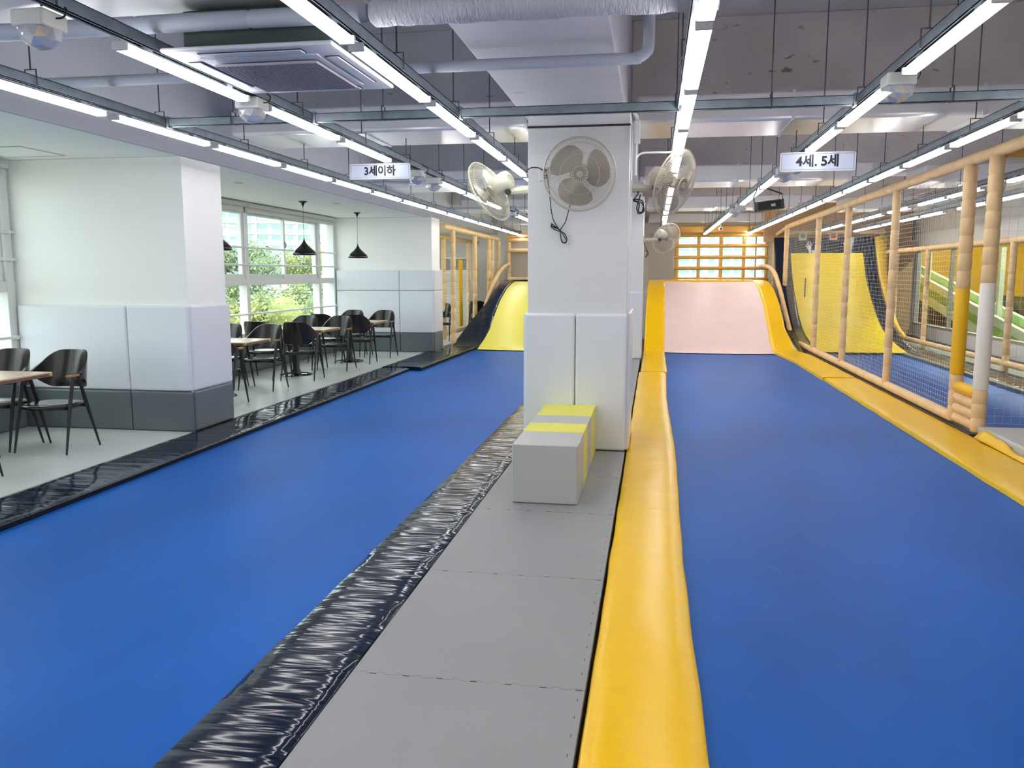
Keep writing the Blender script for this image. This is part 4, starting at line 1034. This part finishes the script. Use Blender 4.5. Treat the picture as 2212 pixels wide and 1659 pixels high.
t = thing('loose_vinyl_flap', 'loose yellow vinyl flap curling up beside the grey deck', 'flap', (2.96, 7.6, 0))
vs = []; fs = []
for j in range(14):
    y = 8.1 - j * 0.12
    for i in range(4): vs.append((2.93 + 0.02 * i, y, 0.01 + (0.05 * math.exp(-((j - 2) / 3.0) ** 2) + 0.015 + 0.01 * math.sin(j * 1.7)) * i / 3 * 1.3))
fs = [(j * 4 + i, j * 4 + i + 1, (j + 1) * 4 + i + 1, (j + 1) * 4 + i) for j in range(13) for i in range(3)]
o = MB().add(vs, fs).build('flap', YELV, t, smooth=True); md = o.modifiers.new('s', 'SOLIDIFY'); md.thickness = 0.006
# low fence on the far side of lane three
XL = 5.42
t = thing('low_fence', 'low tan foam-padded fence in front of the glass wall at far right', 'fence', (XL, 14, 0))
for y in (9.6, 11.8, 13.95, 15.9, 18.0, 20.2, 21.6):
    mb = MB(); foam(mb, [(XL, y, 0.0), (XL, y, 2.0 if y < 20.5 else 2.6)], 0.052, 0.25); mb.build('post', TAN, t, smooth=True)
mb = MB(); foam(mb, [(XL - 0.0, 9.0, 0.12), (XL, 18.6, 0.12), (XL - 0.2, 19.6, 0.16)], 0.05, 0.5); mb.build('bottom_rail', TAN, t, smooth=True)
mb = MB(); foam(mb, [(XL, 9.0, 2.02), (XL, 21.6, 2.02)], 0.05, 0.5); mb.build('top_rail', TAN, t, smooth=True)
mb = MB(); foam(mb, [(XL, 21.3, 2.5), (3.2, 21.5, 2.5)], 0.05, 0.5); mb.build('back_rail', TAN, t, smooth=True)
# padded wooden-look wall behind the quarter pipe
tag(MB().box(2.7, 6.2, 21.9, 22.0, 2.3, 3.3).build('tan_bulkhead', mat('bulkhead_tan', (0.50, 0.33, 0.18), 0.6)), 'tan boarded bulkhead above the black top of the quarter-pipe ramp', 'bulkhead')
tag(MB().box(5.5, 6.2, 21.7, 21.8, -0.2, 2.3).build('tan_partition', mat('partition_tan', (0.42, 0.27, 0.14), 0.6)), 'brown partition between the quarter-pipe ramp and the glass wall', 'partition')
for x, m, lb in ((3.50, GRNM, 'round green indicator light on a white plate above the quarter-pipe ramp'), (4.20, REDM, 'round red indicator light on a white plate above the quarter-pipe ramp')):
    t = thing('indicator_light', lb, 'light', (x, 21.12, 2.38))
    MB().box(x - 0.09, x + 0.09, 21.06, 21.09, 2.30, 2.50).build('plate', BEIGE, t, bevel=0.01)
    MB().lathe([(0.062, 0), (0.058, 0.02), (0.0, 0.03)], 20, M=Matrix.Rotation(R(90), 4, 'X'), c=(x, 21.06, 2.41)).build('lens', m, t, smooth=True)
# storefront glass and the play room behind it
fr = MB()
for z0, z1 in ((0.28, 0.33), (2.04, 2.12)): fr.box(XR - 0.01, XR + 0.10, 9.0, 21.8, z0, z1)
for y in (9.0, 11.0, 13.0, 15.0, 17.2, 19.4, 21.75): fr.box(XR + 0.01, XR + 0.09, y, y + 0.05, 0.3, 2.1)
r4 = struct(fr.build('window_4', mat('alu_frame', (0.4, 0.4, 0.38), 0.4, metal=0.4)), 'long glass wall to the yellow play room')
MB().box(XR + 0.045, XR + 0.053, 9.0, 21.8, 0.33, 2.05).build('pane', glassm('shop_glass', (0.88, 0.94, 0.86), 0.08), r4)
t = thing('play_slide', 'white and green play slide sloping down behind the glass wall', 'slide', (7.6, 17, -0.2))
def slope_bar(x0, x1, ztop, th, ya=11.5, yb=27.5):
    f = lambda y: ztop + 0.162 * (y - 18.5)
    return MB().add([(x, y, f(y) - d) for x in (x0, x1) for y, d in ((ya, 0), (yb, 0), (yb, th), (ya, th))],
                    [(0, 1, 2, 3), (4, 7, 6, 5), (0, 4, 5, 1), (1, 5, 6, 2), (2, 6, 7, 3), (3, 7, 4, 0)])
slope_bar(7.42, 7.52, 0.36, 0.20).build('side_rail', SLW, t)
slope_bar(7.92, 8.02, 0.36, 0.20).build('side_rail', SLW, t)
slope_bar(7.44, 8.0, 0.155, 0.20).build('green_bed', GREEN, t)
slope_bar(7.40, 7.50, -0.05, 0.24).build('lower_rail', SLW, t)
for y in (15.2, 17.6, 20.0, 22.4, 25.0): MB().box(7.53, 7.63, y, y + 0.12, -0.7, 2.1).build('support_post', SLW, t)
tag(MB().box(8.1, 8.2, 19.5, 28.5, -0.7, 1.0).build('ball_pit_wall', mat('pit_dark', (0.06, 0.05, 0.04), 0.6, var=0.5, vs=6)), 'dark low wall under the slide behind the glass', 'wall')
# unseen glowing ceiling panels added to brighten the play room
for i, y in enumerate((12.8, 14.6, 16.4, 18.2, 20.0, 21.8, 23.6, 25.4)):
    o = MB().box(8.2, 8.6, y, y + 1.2, 3.9, 3.965).build('play_room_light', mat('play_room_led', (0.9, 0.9, 0.9), 0.4, emis=((1.0, 0.95, 0.88), 60.0)))
    tag(o, 'LED tube on the ceiling of the yellow play room, %s from the camera' % ORD[i].replace(' nearest', '').replace('nearest', 'first'), 'light', 'LED tubes of the play room')

# ------------------------------------------------------------ back wall items
fr = MB()
for (a, b_, c, d) in ((0.5, 2.95, 1.3, 1.36), (0.5, 2.95, 2.50, 2.58), (0.5, 0.56, 1.3, 2.58), (2.89, 2.95, 1.3, 2.58), (1.68, 1.74, 1.3, 2.58), (2.60, 2.64, 1.36, 2.5)): fr.box(a, b_, YB - 0.0, YB + 0.1, c, d)
r3 = struct(fr.build('window_3', FRAMEW), 'back window behind the tan lattice')
MB().box(0.5, 2.95, YB + 0.05, YB + 0.056, 1.3, 2.58).build('pane', GLASS, r3)
t = thing('lattice_guard', 'tan foam-padded lattice guard over the back window above the pink ramp', 'guard', (1.7, 22.3, 1.35))
for x in (0.58, 1.13, 1.70, 2.27, 2.83):
    mb = MB(); foam(mb, [(x, 22.35, 1.30), (x, 22.35, 2.55)], 0.042, 0.3); mb.build('upright', ORNG, t, smooth=True)
for z in (1.375, 1.655, 1.935, 2.225, 2.50):
    mb = MB(); foam(mb, [(0.50, 22.33, z), (2.90, 22.33, z)], 0.045, 0.55); mb.build('crossbar', ORNG, t, smooth=True)
tag(MB().box(0.45, 2.98, 22.0, 22.3, 2.56, 2.72).build('header_pad', ORNG, bevel=0.03, bseg=3), 'orange padded header above the lattice guard', 'pad')
for x, lb in ((0.4, 'left'), (2.9, 'right')):
    pass
tag(MB().box(-0.16, 0.48, 22.3, 22.35, 1.2, 2.55).build('wall_board', BEIGE, bevel=0.005), 'beige wall board left of the lattice-covered window', 'board')
# frame at the end of the left lane
t = thing('lane_end_screen', 'tan foam-padded screen standing behind the pale yellow ramp', 'screen', (-2.7, 22.3, 0))
for x in (-3.88, -2.2, -1.3):
    mb = MB(); foam(mb, [(x, 22.35, 0.0), (x, 22.35, 2.42)], 0.055, 0.3); mb.build('upright', TAN, t, smooth=True)
for z in (1.37, 2.13, 2.41):
    mb = MB(); foam(mb, [(-3.9, 22.32, z), (-1.2, 22.32, z)], 0.055, 0.45); mb.build('crossbar', TAN, t, smooth=True)
tag(MB().box(-3.85, -1.2, 22.45, 22.5, 1.3, 2.45).build('wall_board', BEIGE, bevel=0.005), 'beige board behind the padded frame of the left lane', 'board')
tag(MB().tube([(-3.93, 22.3, 2.5), (-1.2, 22.3, 2.62)], 0.05, 10).build('header_pad', ORNG, smooth=True), 'orange padded pipe across the end of the left lane', 'pad')
# cage on the left side
XC = -4.15
t = thing('padded_cage', 'tan foam-padded cage with netting left of the pale yellow ramp', 'cage', (XC, 19.5, 0))
for (x, y, z0, z1) in ((XC, 17.05, 0.0, 2.40), (XC, 19.2, 0.0, 2.38), (XC, 20.9, 0.0, 2.38), (XC, 22.25, 0.0, 2.38), (XC + 0.0, 21.35, 0, 2.38), (-4.75, 18.6, 0.0, 2.33), (-4.75, 21.2, 0, 2.33)):
    mb = MB(); foam(mb, [(x, y, z0), (x, y, z1)], 0.055, 0.26); mb.build('upright', TAN, t, smooth=True)
mb = MB(); foam(mb, [(XC, 16.25, 2.45), (XC, 22.3, 2.42)], 0.055, 0.5); mb.build('top_rail', TAN, t, smooth=True)
mb = MB(); foam(mb, [(XC, 17.05, 0.10), (XC, 19.2, 0.10)], 0.05, 0.5); mb.build('bottom_rail', TAN, t, smooth=True)
mb = MB(); foam(mb, [(-4.75, 17.6, 2.34), (-4.75, 22.3, 2.34)], 0.05, 0.5); mb.build('top_rail', TAN, t, smooth=True)
mb = MB(); foam(mb, [(-4.75, 18.6, 0.12), (-4.75, 22.3, 0.12)], 0.05, 0.5); mb.build('bottom_rail', TAN, t, smooth=True)
mb = MB(); foam(mb, smooth_path([(-4.02, 18.9, 0.10), (-4.0, 19.15, 0.35), (-3.98, 19.7, 0.80), (-3.95, 20.4, 1.22), (-3.93, 21.1, 1.52), (-3.90, 21.8, 1.70), (-3.90, 22.3, 1.74)], 5), 0.05, 0.4); mb.build('curved_handrail', TAN, t, smooth=True)
net('net_panel', t, (-4.75, 18.65, 0.2), (0, 2.5, 0), (0, 0, 2.1), 26, 26, r=0.0022)
o = MB().box(-4.70, -4.66, 19.85, 20.15, 0.22, 1.85).build('yellow_strip', YELV, t, bevel=0.01); o['label'] = 'yellow padded strip'
# standing air conditioner
t = thing('standing_air_conditioner', 'tall floor-standing air conditioner behind the netted cage', 'air conditioner', (-5.2, 21.6, 0))
MB().box(-5.55, -4.78, 21.7, 22.1, 0.0, 1.95).build('cabinet', HOUS, t, bevel=0.02, bseg=3)
g = MB()
for k in range(9): g.box(-5.50, -4.83, 21.685, 21.70, 1.62 + k * 0.032, 1.632 + k * 0.032 + .006)
g.build('outlet_louvers', SEAM, t)
g = MB()
for k in range(26): g.box(-5.50, -4.83, 21.69, 21.70, 0.15 + k * 0.054, 0.156 + k * 0.054)
g.build('intake_grooves', PADG, t)

# ------------------------------------------------------------ outside: apartment blocks, trees, ground
def apartment(cx, cy, rz, z0, ncol, nrow, fh, cw, label, d=12):
    t = thing('apartment_block', label, 'building', (cx, cy, z0 - 6), rz)
    W = ncol * cw; H = nrow * fh
    def bld(mb, nm, m, par=t): 
        o = mb.build(nm, m, par, off=Vector((0, 0, 0))); return o
    bld(MB().box(-W / 2 - 1, W / 2 + 1, 0, d, 0, H + 7), 'facade', BWALL)
    sl = MB()
    for r_ in range(nrow + 1): sl.box(-W / 2, W / 2, -0.35, 0, 6 + r_ * fh - 0.25, 6 + r_ * fh)
    for c in range(0, ncol + 1, 3): sl.box(-W / 2 + c * cw - 0.25, -W / 2 + c * cw + 0.25, -0.5, 0, 0, H + 7)
    bld(sl, 'floor_bands', BWALL)
    cnt = 0
    me1 = None
    for r_ in range(nrow):
        for c in range(ncol):
            if c % 3 == 2: w0 = 0.42
            else: w0 = 0.78
            x = -W / 2 + (c + 0.5) * cw; z = 6 + r_ * fh
            mb = MB().box(x - cw * w0 / 2, x + cw * w0 / 2, -0.06, 0.0, z + 0.45, z + fh - 0.55)
            wdw = bld(mb, 'window', BGLASS)
            if cnt < 96:
                rb = MB().box(x - cw * w0 / 2, x + cw * w0 / 2, -0.14, -0.07, z + 1.15, z + 1.22).box(x - 0.05, x + 0.05, -0.12, -0.06, z + 0.45, z + fh - 0.55).box(x - cw * w0 / 2, x + cw * w0 / 2, -0.12, -0.09, z + .45, z + 1.15)
                bld(rb, 'mullion', BRAIL, wdw)
            cnt += 1
    return t
apartment(-102, 200, R(27), -5, 11, 9, 2.8, 3.4, 'pale high-rise apartment block seen through the cafe window, farther right')
apartment(-150, 165, R(42), -5, 11, 9, 2.8, 3.4, 'pale high-rise apartment block seen through the cafe window, left part')
apartment(14, 215, R(-3), -5, 11, 9, 2.8, 3.4, 'pale apartment block seen through the lattice-covered back window')
struct(MB().box(-260, 160, -60, 420, -10.4, -10.2).build('floor_outdoor', GRASS))
def tree_mesh(seed, rx, rz_, n):
    rnd = random.Random(seed); blobs = []
    for k in range(30):
        a = rnd.uniform(0, 2 * PI); r = rnd.uniform(0.15, 0.82) * rx; z = rnd.uniform(-0.55, 0.8) * rz_
        r *= math.sqrt(max(0.1, 1 - (z / rz_) ** 2)); blobs.append((Vector((r * math.cos(a), r * math.sin(a), z)), rnd.uniform(0.22, 0.34) * rx))
    vs = []; fs = []
    for _ in range(n):
        c, br = rnd.choice(blobs)
        d = Vector((rnd.gauss(0, 1), rnd.gauss(0, 1), rnd.gauss(0, 1))).normalized(); p = c + d * br * rnd.uniform(0.55, 1.12)
        s_ = rnd.uniform(0.035, 0.085); nn = (d + Vector((rnd.uniform(-.8, .8), rnd.uniform(-.8, .8), rnd.uniform(-.3, .9)))).normalized()
        u = nn.orthogonal().normalized() * s_; v_ = nn.cross(u)
        o = len(vs); vs += [p - u, p - v_ * 0.6, p + u, p + v_ * 0.6]; fs.append((o, o + 1, o + 2, o + 3))
    mb = MB().add(vs, fs)
    for c, br in blobs:
        mb.lathe([(br * 0.6 * math.sin(PI * k / 6), -br * 0.6 * math.cos(PI * k / 6)) for k in range(7)], 8, c=c)
    return mb
def mk_tree(seed, m, h):
    t = thing('tree', 'x', 'tree')
    tree_mesh(seed, 3.3, 3.2, 34000).build('crown', m, t, off=Vector((0, 0, -h)))
    MB().tube([(0, 0, 0), (0.1, 0, h * .5), (0, 0.1, h)], [0.3, 0.22, 0.12], 10).build('trunk', BARK, t, smooth=True)
    return t
TA = mk_tree(5, LEAF1, 7.4); TB = mk_tree(8, LEAF2, 7.4); used = [False, False]
rnd = random.Random(11)
nth = ['leftmost', 'second', 'third', 'fourth', 'fifth', 'sixth', 'seventh', 'eighth', 'ninth', 'tenth', 'eleventh', 'twelfth']
for ring, (dd, n0, gz) in enumerate(((30, 9, -9.3), (41, 9, -7.6))):
    for k in range(n0):
        ang = 62 - k * (48.0 / (n0 - 1)) + (2.5 if ring else 0)
        a = R(ang); d = dd + (1.5 if k % 2 else -1.5)
        x, y = -math.sin(a) * d, math.cos(a) * d
        which = (k + ring) % 2; src = (TA, TB)[which]
        o = src if not used[which] else copy_tree(src); used[which] = True
        o.location = (x, y, gz); sc = rnd.uniform(0.95, 1.04)
        o.scale = (sc * 1.0, sc * 1.0, sc); o.rotation_euler = (0, 0, rnd.uniform(0, 6))
        o['label'] = '%s leafy tree outside, %s from the left in the %s row' % ('yellow-green' if which == 0 else 'darker green', nth[k], 'nearer' if ring == 0 else 'farther'); o['group'] = 'leafy trees outside the cafe windows'
